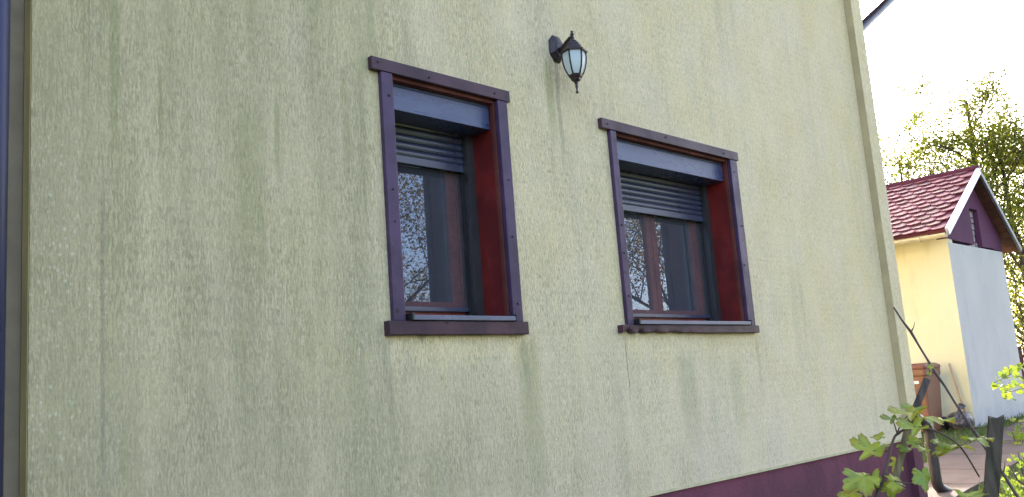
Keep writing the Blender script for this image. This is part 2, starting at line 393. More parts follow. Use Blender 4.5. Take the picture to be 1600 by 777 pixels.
M['grass'] = mat_leaf('grass_blades', [(0.05, 0.09, 0.018), (0.085, 0.13, 0.03), (0.16, 0.16, 0.06)], 0.35)

# ------------------------------------------------------------------ ground
def sst(x, a, b):
    t = max(0, min(1, (x - a) / (b - a))); return t * t * (3 - 2 * t)
def lerp_tab(x, tab):
    for (a, va), (b, vb) in zip(tab, tab[1:]):
        if x <= b: return va + (vb - va) * max(0, (x - a)) / (b - a)
    return tab[-1][1]
def gz(x, y):
    z = lerp_tab(x, ((2, 0.0), (8.5, 0.33), (14.3, 0.555), (24, 0.62), (30, 0.62)))
    drop = 0.30 * sst(-y, 0.25, 1.6) * sst(x, 6.5, 9.5)
    return z - drop
def build_ground():
    bm = bmesh.new()
    xs = [-3000, -400, -80, -25, -8, -2, 0] + [i * 0.5 for i in range(1, 52)] + [27, 30, 36, 50, 90, 400, 3000]
    ys = [-3000, -400, -80, -30, -14, -8] + [-6 + i * 0.5 for i in range(0, 31)] + [12, 18, 30, 80, 400, 3000]
    vv = [[bm.verts.new((x, y, gz(x, y) + (0.02 * mnoise.noise(Vector((x * .9, y * .9, 0))) if abs(x) < 40 and abs(y) < 30 else 0))) for y in ys] for x in xs]
    for i in range(len(xs) - 1):
        for j in range(len(ys) - 1): bm.faces.new((vv[i][j], vv[i + 1][j], vv[i + 1][j + 1], vv[i][j + 1]))
    o = link('ground', mesh_of(bm, 'ground'), M['ground']); smooth(o); tag(o, kind='structure'); return o
build_ground()

# concrete path beside the house, each cast slab its own piece
path = bpy.data.objects.new('path', None); C.objects.link(path); tag(path, kind='structure')
def in_path(x, y):
    y0 = -0.15 + 0.05 * (x - 8.4); return 8.1 < x < 18 and y0 - 0.02 < y < y0 + 0.90 + 0.02
slab_edges = [8.28, 9.05, 9.95, 11.1, 12.3, 13.5, 14.9, 16.3, 17.7]
for i, (xa, xb) in enumerate(zip(slab_edges, slab_edges[1:])):
    bm = bmesh.new(); n = 5; g = 0.012; top = []
    ya = lambda x: -0.15 + 0.05 * (x - 8.4)
    hi = 0.90
    for a in range(n + 1):
        x = xa + g + (xb - xa - 2 * g) * a / n; row = []
        for b in range(5):
            y = ya(x) + hi * b / 4
            row.append((x, y, gz(x, max(y, -0.2)) + 0.045 + 0.006 * mnoise.noise(Vector((x * 3, y * 3, 2)))))
        top.append(row)
    tv = [[bm.verts.new(p) for p in r] for r in top]
    bv = [[bm.verts.new((p[0], p[1], p[2] - 0.16)) for p in r] for r in top]
    for a in range(n):
        for b in range(4): bm.faces.new((tv[a][b], tv[a + 1][b], tv[a + 1][b + 1], tv[a][b + 1]))
    for a in range(n):
        bm.faces.new((tv[a][0], bv[a][0], bv[a + 1][0], tv[a + 1][0])); bm.faces.new((tv[a][4], tv[a + 1][4], bv[a + 1][4], bv[a][4]))
    for b in range(4):
        bm.faces.new((tv[0][b], tv[0][b + 1], bv[0][b + 1], bv[0][b])); bm.faces.new((tv[n][b], bv[n][b], bv[n][b + 1], tv[n][b + 1]))
    bmesh.ops.recalc_face_normals(bm, faces=bm.faces)
    if i < 8: link('slab', mesh_of(bm, 'slab'), M['concrete'], path)

# ------------------------------------------------------------------ the house
WX0, WX1 = 1.020, 8.05      # front wall
house = thing('house', (4.5, 3.0, 0.0), 'yellow stuccoed house with green algae streaks, maroon plinth and two shuttered windows', 'house')
W1 = dict(ox0=2.500, ox1=3.318, ix0=2.566, ix1=3.249, hx0=2.447, hx1=3.340, sx0=2.462, sx1=3.337, zs0=1.800, zs1=1.864, zh0=3.016, zh1=3.077)
W2 = dict(ox0=4.176, ox1=5.586, ix0=4.232, ix1=5.497, hx0=4.098, hx1=5.607, sx0=4.106, sx1=5.602, zs0=1.800, zs1=1.850, zh0=3.003, zh1=3.064)
PZ = 0.895   # top of the plinth
EZ = 6.40    # eaves
RX = (WX0 + WX1) / 2; PITCH = math.tan(R(38))

def front_wall():
    bm = bmesh.new()
    holes = [(w['ix0'] - 0.02, w['ix1'] + 0.02, w['zs1'] - 0.02, w['zh0'] + 0.02) for w in (W1, W2)]
    xs = sorted({WX0, WX1, RX} | {h[0] for h in holes} | {h[1] for h in holes}); zs = sorted({PZ, EZ} | {h[2] for h in holes} | {h[3] for h in holes})
    V = {}
    def v(x, y, z):
        k = (round(x, 4), round(y, 4), round(z, 4))
        if k not in V: V[k] = bm.verts.new((x, y, z))
        return V[k]
    for y in (0.0, 0.34):
        for xa, xb in zip(xs, xs[1:]):
            for za, zb in zip(zs, zs[1:]):
                cx, cz = (xa + xb) / 2, (za + zb) / 2
                if any(h[0] < cx < h[1] and h[2] < cz < h[3] for h in holes): continue
                bm.faces.new((v(xa, y, za), v(xb, y, za), v(xb, y, zb), v(xa, y, zb)))
        top = [v(x, y, EZ) for x in xs]
        bm.faces.new(top + [v(RX, y, EZ + (WX1 - RX) * PITCH)])
    for h in holes:
        c = [(h[0], h[2]), (h[1], h[2]), (h[1], h[3]), (h[0], h[3])]
        for (xa, za), (xb, zb) in zip(c, c[1:] + c[:1]):
            bm.faces.new((v(xa, 0, za), v(xb, 0, zb), v(xb, .34, zb), v(xa, .34, za)))
    # lower edge: a small drip lip
    bm.faces.new((v(WX0, 0, PZ), v(WX0, .34, PZ), v(WX1, .34, PZ), v(WX1, 0, PZ)))
    bmesh.ops.recalc_face_normals(bm, faces=bm.faces)
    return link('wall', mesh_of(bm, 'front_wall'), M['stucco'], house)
front_wall()
# ochre return where the front wall steps back, tan recessed strip left of it
box('wall_return', WX0 - 0.004, WX0 - 0.001, 0.0015, 0.062, 0.2, EZ, M['ochre'], house)
box('corner_strip', 0.972, WX0 - 0.0045, 0.065, 0.36, -0.2, EZ, M['tanwall'], house)
box('corner_shade', 0.55, 0.971, 0.15, 0.361, -0.2, EZ, M['pipe_dark_and_shade'], house)  # dark panel painted in for the shade between downpipe and tan strip
box('drip_edge', WX0, 7.849, -0.004, -0.0015, PZ - 0.004, PZ + 0.012, mat_simple('drip_edge_cream', (0.50, 0.42, 0.24), 0.8), house)
# corner pilaster
box('pilaster', 7.85, WX1 + 0.004, -0.064, -0.002, PZ, EZ, M['stucco'], house, 0.006)
box('pilaster_return', 7.8455, 7.849, -0.0615, -0.002, PZ + 0.004, EZ, mat_simple('olive_return', (0.45, 0.355, 0.20), 0.9, 0, 0.10, 5.0, 0.3, 0.2), house)
box('plinth', WX0, WX1 - 0.012, 0.012, 0.34, -0.4, PZ - 0.002, M['plinth'], house)
box('plinth', 7.866, WX1 - 0.010, -0.05, 0.0118, -0.4, PZ - 0.0025, M['plinth'], house)
HD = 8.0
boxes('side_wall', [(WX1 - 0.30, WX1, 0.342, HD, -0.4, EZ)], M['house_side'], house)
boxes('side_wall', [(0.55, 0.85, 0.362, HD, -0.4, EZ)], M['house_side'], house)
boxes('back_wall', [(0.851, WX1 - 0.301, HD - 0.3, HD, -0.4, EZ)], M['house_side'], house)
box('room_floor', 0.86, WX1 - 0.31, 0.36, HD - 0.31, PZ - 0.15, PZ - 0.05, M['inner'], house)
box('room_ceiling', 0.86, WX1 - 0.31, 0.36, HD - 0.31, 3.35, 3.45, M['inner'], house)
box('room_wall', 0.86, WX1 - 0.31, 3.3, 3.4, PZ - 0.04, 3.34, M['inner'], house)
# roof
def roof_plane(sgn):
    bm = bmesh.new(); ex = RX + sgn * 4.86; ez = 5.45
    ridge = ez + 4.86 * PITCH; th = 0.16
    y0, y1 = -0.30, HD + 0.3
    p = [(ex, y0, ez), (RX + sgn * .001, y0, ridge), (RX + sgn * .001, y1, ridge), (ex, y1, ez)]
    a = [bm.verts.new(q) for q in p]; b = [bm.verts.new((q[0], q[1], q[2] + th)) for q in p]
    bm.faces.new(a); bm.faces.new(b[::-1])
    for i in range(4): bm.faces.new((a[i], a[(i + 1) % 4], b[(i + 1) % 4], b[i]))
    bmesh.ops.recalc_face_normals(bm, faces=bm.faces)
    return link('roof', mesh_of(bm, 'roof'), M['roof'], house)
roof_plane(1); roof_plane(-1)
# downpipes
def downpipe(name_pts, r, mat, label=None, brackets=()):
    o = tube('downpipe', name_pts, r, mat, house, 14)
    if label: o['label'] = label
    for b in brackets:
        bm = bmesh.new(); bm_tube(bm, [(b[0], b[1], b[2] - 0.015), (b[0], b[1], b[2] + 0.015)], r + 0.006, 14)
        link('bracket', mesh_of(bm, 'bracket'), mat, o)
    return o
downpipe([(0.890, -0.02, 0.1), (0.895, -0.02, 5.0)], 0.051, M['pipe'], 'glossy blue-black downpipe at the left edge', ((0.895, -0.02, 0.9),))
downpipe(arc_path([(9.42, 0.10, 5.44), (9.42, 0.10, 5.33), (8.19, 0.15, 4.56), (8.19, 0.17, 1.20), (8.56, 0.062, 0.95), (8.555, 0.062, 0.425), (8.72, 0.01, 0.345)], 0.075), 0.048, M['pipe_dark_and_shade'], 'dark downpipe with sloping neck and bent shoe', ((8.556, 0.062, 0.80),))

# ---- windows
def slat_mesh(x0, x1):
    bm = bmesh.new(); prof = [(0.004, 0.0), (-0.002, 0.003), (-0.007, 0.012), (-0.0075, 0.022), (-0.004, 0.032), (0.003, 0.0365), (0.006, 0.0368), (0.006, 0.0)]
    a = [bm.verts.new((x0, y, z)) for y, z in prof]; b = [bm.verts.new((x1, y, z)) for y, z in prof]
    n = len(prof)
    for i in range(n): bm.faces.new((a[i], a[(i + 1) % n], b[(i + 1) % n], b[i]))
    bm.faces.new(a); bm.faces.new(b[::-1]); bmesh.ops.recalc_face_normals(bm, faces=bm.faces)
    return mesh_of(bm, 'slat')

def rough_board(x0, x1, y0, y1, z0, z1, rot):
    """board with a decayed lower front edge; rot = list of (x, depth, width)"""
    bm = bmesh.new(); n = 260; rings = []
    for i in range(n + 1):
        x = x0 + (x1 - x0) * i / n; e = 0.0
        for rx, d, w in rot: e += d * math.exp(-((x - rx) / w) ** 2)
        nz = 0.8 * mnoise.noise(Vector((x * 22, 0.3, 0))) + 0.6 * mnoise.noise(Vector((x * 95, 3, 0))) + 0.4 * mnoise.noise(Vector((x * 230, 7, 0)))
        e = e * (1 + 0.9 * nz) + 0.0012 * nz
        zb = z0 + max(-0.003, e); yf = y0 + max(0, e) * 0.35
        zm = z0 + (z1 - z0) * 0.55 + 0.004 * mnoise.noise(Vector((x * 20, 5, 0)))
        rings.append([bm.verts.new(p) for p in ((x, yf + .003, zb), (x, yf, zb + .004), (x, y0 + max(0, e) * .12, max(zm, zb + .008)), (x, y0, z1 - .003), (x, y0 + .003, z1), (x, y1, z1), (x, y1, zb))])
    for a, b in zip(rings, rings[1:]):
        for k in range(7): bm.faces.new((a[k], a[(k + 1) % 7], b[(k + 1) % 7], b[k]))
    bm.faces.new(rings[0]); bm.faces.new(rings[-1][::-1]); bmesh.ops.recalc_face_normals(bm, faces=bm.faces)
    return mesh_of(bm, 'sill_board')

def tri_screw(x, y, z, win, r=0.006):
    bm = bmesh.new(); bm_tube(bm, [(x, y, z), (x, y - 0.004, z), (x, y - 0.0055, z)], [r, r, r * 0.6], 10)
    link('screw', mesh_of(bm, 'screw'), M['screw'], win)

def window(w, label, curtain_z, mullion, rot):
    win = bpy.data.objects.new('window', None); C.objects.link(win); win.location = ((w['ix0'] + w['ix1']) / 2, 0, w['zs1'])
    win['label'] = label
    win.parent = house; win.matrix_parent_inverse = Matrix.Translation(house.location).inverted()
    ix0, ix1, zs1, zh0 = w['ix0'], w['ix1'], w['zs1'], w['zh0']
    F = -0.026
    # trim boards
    def board(x0, x1, y0, y1, z0, z1, m, bow=0.0015):
        bm = bmesh.new(); bm_box(bm, x0, x1, y0, y1, z0, z1)
        bmesh.ops.recalc_face_normals(bm, faces=bm.faces)
        bmesh.ops.bevel(bm, geom=bm.edges[:], offset=0.0035, segments=2, affect='EDGES', profile=0.6)
        return link('trim_board', mesh_of(bm, 'trim_board'), m, win)
    board(w['hx0'], w['hx1'], F - 0.004, 0.0, zh0, w['zh1'], M['trim_x'])
    board(w['ox0'], ix0, F, 0.0, zs1 + 0.001, zh0 - 0.001, M['trim_z'])
    board(ix1, w['ox1'], F, 0.0, zs1 + 0.001, zh0 - 0.001, M['trim_z'])
    link('sill_board', rough_board(w['sx0'], w['sx1'], F - 0.014, 0.0, w['zs0'], zs1, rot), M['trim_x'], win)
    # wooden lining of the reveal
    box('reveal_board', ix0 - 0.018, ix0 + 0.002, 0.002, 0.33, zs1, zh0, M['reveal'], win)
    box('reveal_board', ix1 - 0.002, ix1 + 0.018, 0.030, 0.33, zs1, zh0, M['reveal'], win)
    box('reveal_board', ix1 - 0.006, ix1 + 0.018, 0.002, 0.0295, zs1, zh0, M['reveal_raw'], win, 0.003)
    box('reveal_board', ix0 + 0.0025, ix1 - 0.0065, 0.002, 0.33, zh0 - 0.016, zh0 + 0.016, M['reveal_raw'], win)
    box('reveal_board', ix0 + 0.0025, ix1 - 0.0065, 0.005, 0.33, zs1 - 0.018, zs1 + 0.004, M['reveal'], win)
    # shutter box: face, lid strip, underside
    bx0, bx1 = ix0 + 0.004, ix1 - 0.004; bz1 = zh0 - 0.018; bz0 = bz1 - 0.128
    box('shutter_box', bx0, bx1, 0.040, 0.2045, bz0, bz1 - 0.013, M['box'], win, 0.002)
    box('box_lid', bx0, bx1, 0.0385, 0.2045, bz1 - 0.0115, bz1, M['box'], win, 0.0015)
    tri_screw(bx0 + 0.03, 0.040, bz0 + 0.022, win); tri_screw(bx1 - 0.018, 0.040, bz0 + 0.022, win)
    rs = random.Random(int(ix0 * 100))
    for xa, xb in ((w['ox0'], ix0), (ix1, w['ox1'])):
        for fz in rs.sample((0.05, 0.13, 0.36, 0.50, 0.62, 0.90), 3):
            tri_screw(xa + (xb - xa) * rs.uniform(0.35, 0.75), F, zs1 + (zh0 - zs1) * (fz + rs.uniform(-.03, .03)), win, rs.uniform(0.004, 0.0065))
    for fx in (0.07, 0.42, 0.9):
        tri_screw(w['hx0'] + (w['hx1'] - w['hx0']) * (fx + rs.uniform(-.04, .04)), F - 0.004, zh0 + 0.03 + rs.uniform(-.012, .012), win, 0.005)
    # guide rails
    rz0, rz1 = zs1 + 0.006, bz0 - 0.0015
    for a, b in ((ix0 + 0.0025, ix0 + 0.055), (ix1 - 0.055, ix1 - 0.0025)):
        s = 1 if a < (ix0 + ix1) / 2 else -1
        bm = bmesh.new(); bm_box(bm, a, b, 0.176, 0.205, rz0, rz1)
        bm_box(bm, *((a, b - 0.012) if s > 0 else (a + 0.012, b)), 0.2055, 0.228, rz0, rz1)
        bm_box(bm, a, b, 0.2285, 0.262, rz0, rz1)
        bmesh.ops.recalc_face_normals(bm, faces=bm.faces)
        link('guide_rail', mesh_of(bm, 'guide_rail'), M['rail'], win)
    # roller curtain
    sx0, sx1 = ix0 + 0.046, ix1 - 0.046
    box('curtain_bar', sx0, sx1, 0.2075, 0.2195, curtain_z, curtain_z + 0.040, M['slat'], win, 0.003)
    sm = slat_mesh(sx0, sx1); sm.materials.append(M['slat']); z = curtain_z + 0.0405
    while z < bz1 - 0.04:
        o = link('slat', sm, None, win); o.location = (0, 0.215, z); z += 0.0372
    # insect screen, its bottom bar
    gx0, gx1 = ix0 + 0.056, ix1 - 0.056
    box('screen_mesh', gx0 - 0.01, gx1 + 0.01, 0.2440, 0.2446, zs1 + 0.10, bz0 + 0.02, M['mesh'], win)
    box('screen_bar', gx0, gx1, 0.232, 0.256, zs1 + 0.078, zs1 + 0.100, M['slat'], win, 0.003)
    box('screen_track', ix0 + 0.056, ix1 - 0.056, 0.226, 0.262, zs1 + 0.0045, zs1 + 0.058, M['rail'], win, 0.004)
    # sash and glass
    f0, f1 = 0.268, 0.325; fx0, fx1 = ix0 + 0.003, ix1 - 0.0065; fz0, fz1 = zs1 + 0.0045, zh0 - 0.017
    boxes('window_frame', [(fx0, fx0 + 0.06, f0, f1, fz0, fz1), (fx1 - 0.06, fx1, f0, f1, fz0, fz1), (fx0 + 0.0605, fx1 - 0.0605, f0, f1, fz1 - 0.07, fz1), (fx0 + 0.0605, fx1 - 0.0605, f0, f1, fz0, fz0 + 0.075)], M['sash'], win)
    spans = [(fx0 + 0.061, fx1 - 0.061)] if mullion is None else [(fx0 + 0.061, mullion - 0.003), (mullion + 0.003, fx1 - 0.061)]
    for a, b in spans:
        st = 0.052; za, zb = fz0 + 0.076, fz1 - 0.071
        boxes('sash', [(a, a + st, f0 + 0.004, f1 - 0.004, za, zb), (b - st, b, f0 + 0.004, f1 - 0.004, za, zb), (a + st + .0005, b - st - .0005, f0 + 0.004, f1 - 0.004, za, za + 0.05), (a + st + .0005, b - st - .0005, f0 + 0.004, f1 - 0.004, zb - 0.05, zb)], M['sash'], win, 0.002)
        box('pane', a + st - 0.006, b - st + 0.006, 0.289, 0.293, za + 0.045, zb - 0.045, M['glass'], win)
    # metal ledge resting on the sill board
    lz = zs1 + 0.0012
    box('metal_ledge', ix0 + 0.030, ix1 - 0.008, -0.050, 0.175, lz + 0.001, lz + 0.024, M['ledge'], win, 0.003)
    box('end_cap', ix0 + 0.016, ix0 + 0.0296, -0.053, 0.17, lz, lz + 0.034, M['black'], win, 0.003)
    box('end_cap', ix1 - 0.0078, ix1 - 0.0022, -0.053, 0.0, lz, lz + 0.034, M['black'], win, 0.002)
    return win
window(W1, 'narrow single-pane window beneath and left of the lantern', 2.672, None, ((2.6, 0.002, 0.05),))
window(W2, 'wide two-pane window with decayed lower board', 2.598, 4.905, ((4.15, 0.020, 0.04), (4.28, 0.016, 0.04), (4.42, 0.012, 0.06), (4.6, 0.008, 0.10), (4.8, 0.006, 0.06)))

# ------------------------------------------------------------------ wall lantern
def mat_lampglass():
    t = NT('lamp_glass')
    # pale frosted panes
    nz = t.noise(t.mp((6, 6, 90)), 1.0, 3, 0.6)
    p = t.n('BsdfPrincipled'); p.inputs['Base Color'].default_value = (0.80, 0.84, 0.84, 1); p.inputs['Roughness'].default_value = 0.25
    t.l(t.bump(nz, 0.5, 0.004), p.inputs['Normal'])
    tl = t.n('BsdfTranslucent'); tl.inputs['Color'].default_value = (0.70, 0.80, 0.80, 1)
    tr = t.n('BsdfTransparent'); tr.inputs['Color'].default_value = (0.9, 0.95, 0.95, 1)
    m1 = t.n('MixShader'); m1.inputs[0].default_value = 0.45; t.l(p.outputs[0], m1.inputs[1]); t.l(tl.outputs[0], m1.inputs[2])
    m2 = t.n('MixShader'); m2.inputs[0].default_value = 0.12; t.l(m1.outputs[0], m2.inputs[1]); t.l(tr.outputs[0], m2.inputs[2])
    t.l(m2.outputs[0], t.out.inputs['Surface']); return t.m
M['lampglass'] = mat_lampglass()
def build_lamp():
    lx, ly = 3.738, -0.16
    root = thing('wall_lamp', (3.775, -0.002, 3.415), 'small dark bronze hexagonal lantern hanging from a bracket on the stucco wall', 'wall lamp')
    # elongated octagonal dish on the wall
    bm = bmesh.new(); rings = []
    for k, yy in ((1.0, -0.001), (1.0, -0.010), (0.84, -0.020), (0.62, -0.032), (0.40, -0.036)):
        rings.append([bm.verts.new((3.775 + 0.056 * k * sx, yy, 3.415 + 0.078 * k * sz)) for sx, sz in ((-.45, 1), (.45, 1), (1, .55), (1, -.45), (.35, -1), (-.35, -1), (-1, -.45), (-1, .55))])
    for a, b in zip(rings, rings[1:]):
        for i in range(8): bm.faces.new((a[i], a[(i + 1) % 8], b[(i + 1) % 8], b[i]))
    bm.faces.new(rings[0]); bm.faces.new(rings[-1]); bmesh.ops.recalc_face_normals(bm, faces=bm.faces)
    link('back_plate', mesh_of(bm, 'back_plate'), M['lamp'], root)
    tube('arm', [(3.775, -0.03, 3.395), (3.772, -0.06, 3.405), (3.760, -0.10, 3.425), (3.747, -0.135, 3.433), (lx, ly, 3.430)], [0.019, 0.015, 0.011, 0.009, 0.008], M['lamp'], root, 8)
    rot = R(18)
    cap = lathe('lamp_roof', [(0.030, 3.333), (0.078, 3.333), (0.080, 3.340), (0.064, 3.350), (0.056, 3.362), (0.047, 3.370), (0.043, 3.384), (0.032, 3.390), (0.026, 3.402), (0.012, 3.410), (0.010, 3.418)], M['lamp'], root, 6, (lx, ly, 0), rot)
    lathe('finial', [(0.009, 3.418), (0.011, 3.424), (0.007, 3.430), (0.008, 3.436), (0.013, 3.441), (0.009, 3.448), (0.006, 3.452), (0.009, 3.458), (0.006, 3.463)], M['lamp'], root, 10, (lx, ly, 0), 0, True)
    lathe('lower_cup', [(0.030, 3.215), (0.042, 3.206), (0.038, 3.196), (0.030, 3.186), (0.026, 3.176), (0.013, 3.168), (0.010, 3.160)], M['lamp'], root, 6, (lx, ly, 0), rot)
    lathe('finial', [(0.010, 3.161), (0.007, 3.150), (0.008, 3.140), (0.005, 3.126), (0.005, 3.116), (0.0085, 3.112), (0.0085, 3.106), (0.004, 3.102)], M['lamp'], root, 10, (lx, ly, 0), 0, True)
    prof = [(0.066, 3.334), (0.0665, 3.305), (0.063, 3.275), (0.056, 3.245), (0.046, 3.222), (0.038, 3.206)]
    for k in range(6):
        a0, a1 = rot + k * math.pi / 3, rot + (k + 1) * math.pi / 3
        bm = bmesh.new(); col = []
        for r, z in prof: col.append([bm.verts.new((lx + r * .985 * math.cos(a), ly + r * .985 * math.sin(a), z)) for a in (a0, a1)])
        for p, q in zip(col, col[1:]): bm.faces.new((p[0], p[1], q[1], q[0]))
        link('glass_panel', mesh_of(bm, 'glass_panel'), M['lampglass'], root)
        tube('rib', [(lx + r * math.cos(a0), ly + r * math.sin(a0), z) for r, z in prof], 0.0048, M['lamp'], root, 6)
build_lamp()

# ------------------------------------------------------------------ the shed
M['shed_yellow'] = mat_shed_paint('shed_yellow_paint', (0.79, 0.69, 0.42), (0.82, 0.73, 0.50), (0.5, 0.36, 0.2), 0.3)
M['shed_white'] = mat_shed_paint('shed_white_paint', (0.57, 0.515, 0.465), (0.63, 0.57, 0.515), (0.38, 0.36, 0.37), 0.6)
M['shed_purple'] = mat_shed_paint('shed_purple_paint', (0.13, 0.04, 0.085), (0.10, 0.032, 0.07), (0.08, 0.03, 0.06), 0.5)
M['tile'] = mat_simple('shed_tile', (0.13, 0.022, 0.032), 0.62, 0, 0.3, 3.0, 0.3, 0.3)
for k_, c_ in enumerate(((0.20, 0.048, 0.064), (0.16, 0.038, 0.054), (0.25, 0.066, 0.080), (0.15, 0.048, 0.050))): M['tile%d' % k_] = mat_simple('shed_tile_tone', c_, 0.58, 0, 0.35, 5.0, 0.3, 0.35)
M['barge'] = mat_simple('barge_metal', (0.58, 0.60, 0.64), 0.35, 0.3, 0.25, 9.0, 0.2)
M['gutter'] = mat_simple('gutter_cream', (0.62, 0.52, 0.36), 0.4, 0, 0.08, 5.0)
M['brownwood'] = mat_paint_wood('brown_soffit_wood', (0.115, 0.045, 0.032), (0.075, 0.030, 0.024), rough=0.6, axis='y', spots=False)
M['stonefill'] = mat_simple('rough_brick_fill', (0.34, 0.27, 0.25), 0.9, 0, 0.4, 9.0, 0.6)
SX0, SX1, SY0, SY1 = 14.33, 16.88, 1.59, 7.3  # far end, out of view, is lengthened so the shed shades the path
AX, AZ = 15.65, 4.52; ELX, ELZ = 13.83, 3.40; ERX, ERZ = 17.20, 3.32; RY0, RY1 = 1.40, 7.5
shed = thing('shed', (15.6, 3.2, 0.5), 'small yellow and white shed with maroon tiled roof and purple gable', 'shed')
def zl(x): return ELZ + (AZ - ELZ) * (x - ELX) / (AX - ELX)
def zr(x): return ERZ + (AZ - ERZ) * (ERX - x) / (ERX - AX)
def build_shed():
    bm = bmesh.new(); n = 14   # side wall with a slightly uneven face
    bm_box(bm, SX0, SX0 + 0.2, SY0 + 0.002, SY1, 0.25, zl(SX0) - 0.055)
    bmesh.ops.recalc_face_normals(bm, faces=bm.faces)
    link('side_wall', mesh_of(bm, 'side_wall'), M['shed_yellow'], shed)
    box('side_wall', SX1 - 0.2, SX1, SY0 + 0.21, SY1, 0.25, zr(SX1) - 0.055, M['shed_yellow'], shed)
    box('back_wall', SX0 + 0.201, SX1 - 0.201, SY1 - 0.2, SY1, 0.25, 3.4, M['shed_yellow'], shed)
    box('gable_wall', SX0 + 0.0015, SX1, SY0, SY0 + 0.2, 0.25, 3.30, M['shed_white'], shed, 0.012)
    # purple upper gable with a hand-painted wavy lower border and a slot
    S0, S1, SZ0, SZ1 = 15.50, 15.88, 3.345, 3.93
    xs = sorted({SX0 - 0.004, AX, S0, S1, SX1 + 0.003} | {SX0 + i * 0.1 for i in range(1, 26)})
    def zb(x):
        w = 3.352 - 0.016 * (x - SX0) + 0.012 * mnoise.noise(Vector((x * 3.1, 0, 0))) + 0.006 * mnoise.noise(Vector((x * 11, 2, 0)))
        return w
    def zt(x): return (zl(x) if x < AX else zr(x)) - 0.05
    bm = bmesh.new(); V = {}
    def v(x, z):
        k = (round(x, 4), round(z, 4))
        if k not in V: V[k] = bm.verts.new((x, SY0 - 0.006, z))
        return V[k]
    for a, b in zip(xs, xs[1:]):
        if b - a < 1e-4: continue
        c = (a + b) / 2; lo = [zb(a), zb(b)]
        if S0 < c < S1: lo = [SZ1, SZ1]
        f = [v(a, lo[0]), v(b, lo[1]), v(b, max(zt(b), lo[1] + .002)), v(a, max(zt(a), lo[0] + .002))]
        if len(set(f)) == 4: bm.faces.new(f)
    ex = bmesh.ops.extrude_face_region(bm, geom=bm.faces[:])
    for g in ex['geom']:
        if isinstance(g, bmesh.types.BMVert): g.co.y += 0.16
    bmesh.ops.recalc_face_normals(bm, faces=bm.faces)
    link('upper_gable', mesh_of(bm, 'upper_gable'), M['shed_purple'], shed)
    z = SZ0 - 0.04; k = 0
    while z < SZ1:
        h = random.uniform(0.085, 0.14); x = S0 + 0.003
        while x < S1 - 0.02:
            wd = min(random.uniform(0.14, 0.24), S1 - 0.003 - x)
            box('brick', x, x + wd - 0.012, SY0 + 0.06 + random.uniform(0, .03), SY0 + 0.15, z, min(z + h - 0.012, SZ1 - 0.004), M['stonefill'], shed, 0.008); x += wd
        z += h
    box('slot_back', S0 - 0.02, S1 + 0.02, SY0 + 0.1562, SY0 + 0.20, SZ0 - 0.04, SZ1 + 0.05, M['shed_purple'], shed)
    # roof boards: each soffit plank along the slope
    def slope_box(name, p, q, y0, y1, t0, t1, mat, bev=0.0):
        p, q = Vector((p[0], 0, p[1])), Vector((q[0], 0, q[1])); d = (q - p).normalized(); nn = Vector((-d.z, 0, d.x))
        if nn.z < 0: nn = -nn
        bm = bmesh.new(); c = []
        for y in (y0, y1):
            for e, t in ((p, t0), (q, t0), (q, t1), (p, t1)): c.append(bm.verts.new((e.x + nn.x * t, y, e.z + nn.z * t)))
        for f in ((0, 1, 2, 3), (7, 6, 5, 4), (0, 4, 5, 1), (1, 5, 6, 2), (2, 6, 7, 3), (3, 7, 4, 0)): bm.faces.new([c[i] for i in f])
        bmesh.ops.recalc_face_normals(bm, faces=bm.faces)
        if bev: bmesh.ops.bevel(bm, geom=bm.edges[:], offset=bev, segments=2, affect='EDGES')
        return link(name, mesh_of(bm, name), mat, shed)
    roofL = slope_box('roof', (ELX, ELZ), (AX, AZ), RY0 + 0.02, RY1, -0.005, 0.03, M['tile'])
    roofR = slope_box('roof', (ERX, ERZ), (AX, AZ), RY0 + 0.02, RY1, -0.005, 0.03, M['tile'])
    for (ex_, ez_) in ((ELX, ELZ), (ERX, ERZ)):
        n = 11
        for i in range(n):
            a, b = i / n, (i + 1) / n - 0.006
            slope_box('soffit_plank', (ex_ + (AX - ex_) * a, ez_ + (AZ - ez_) * a), (ex_ + (AX - ex_) * b, ez_ + (AZ - ez_) * b), RY0 + 0.03, SY0 + 0.1, -0.026 - 0.002 * (i % 2), -0.006, M['brownwood'])
    slope_box('bargeboard', (ELX - 0.03, ELZ - 0.02), (AX, AZ), RY0 - 0.025, RY0 + 0.018, -0.055, 0.062, M['barge'], 0.006)
    slope_box('bargeboard', (ERX + 0.02, ERZ - 0.012), (AX + 0.002, AZ), RY0 - 0.022, RY0 + 0.018, -0.035, 0.050, mat_simple('barge_dark', (0.12, 0.12, 0.14), 0.5), 0.005)
    tube('ridge_cap', [(AX, RY0 - 0.02, AZ + 0.045), (AX, RY1, AZ + 0.045)], 0.055, M['tile'], shed, 10)
    # tiles with rounded lower edges
    d = Vector((AX - ELX, 0, AZ - ELZ)); L = d.length; d.normalize(); nn = Vector((-d.z, 0, d.x))
    tw, ex_ = 0.215, 0.155
    bm = bmesh.new(); out = []
    m = 8
    for i in range(m + 1):
        s = i / m; y = (s - .5) * (tw - 0.006); dd = 0.060 * (1 - (2 * s - 1) ** 2) ** 0.7
        out.append((y, -dd, dd))
    th = 0.017; lows = []; his = []
    pts = [(y, a) for y, a, _ in out] + [((tw - .006) / 2, 0.21), (-(tw - .006) / 2, 0.21)]
    def P3(y, a, t):
        curl = 0.012 * max(0, (0.05 - a) / 0.12)
        lift = 0.034 - 0.10 * (a + 0.06) + curl
        return d * a + nn * (lift + t) + Vector((0, y, 0))
    up_ = [bm.verts.new(P3(y, a, th)) for y, a in pts]; lo_ = [bm.verts.new(P3(y, a, 0)) for y, a in pts]
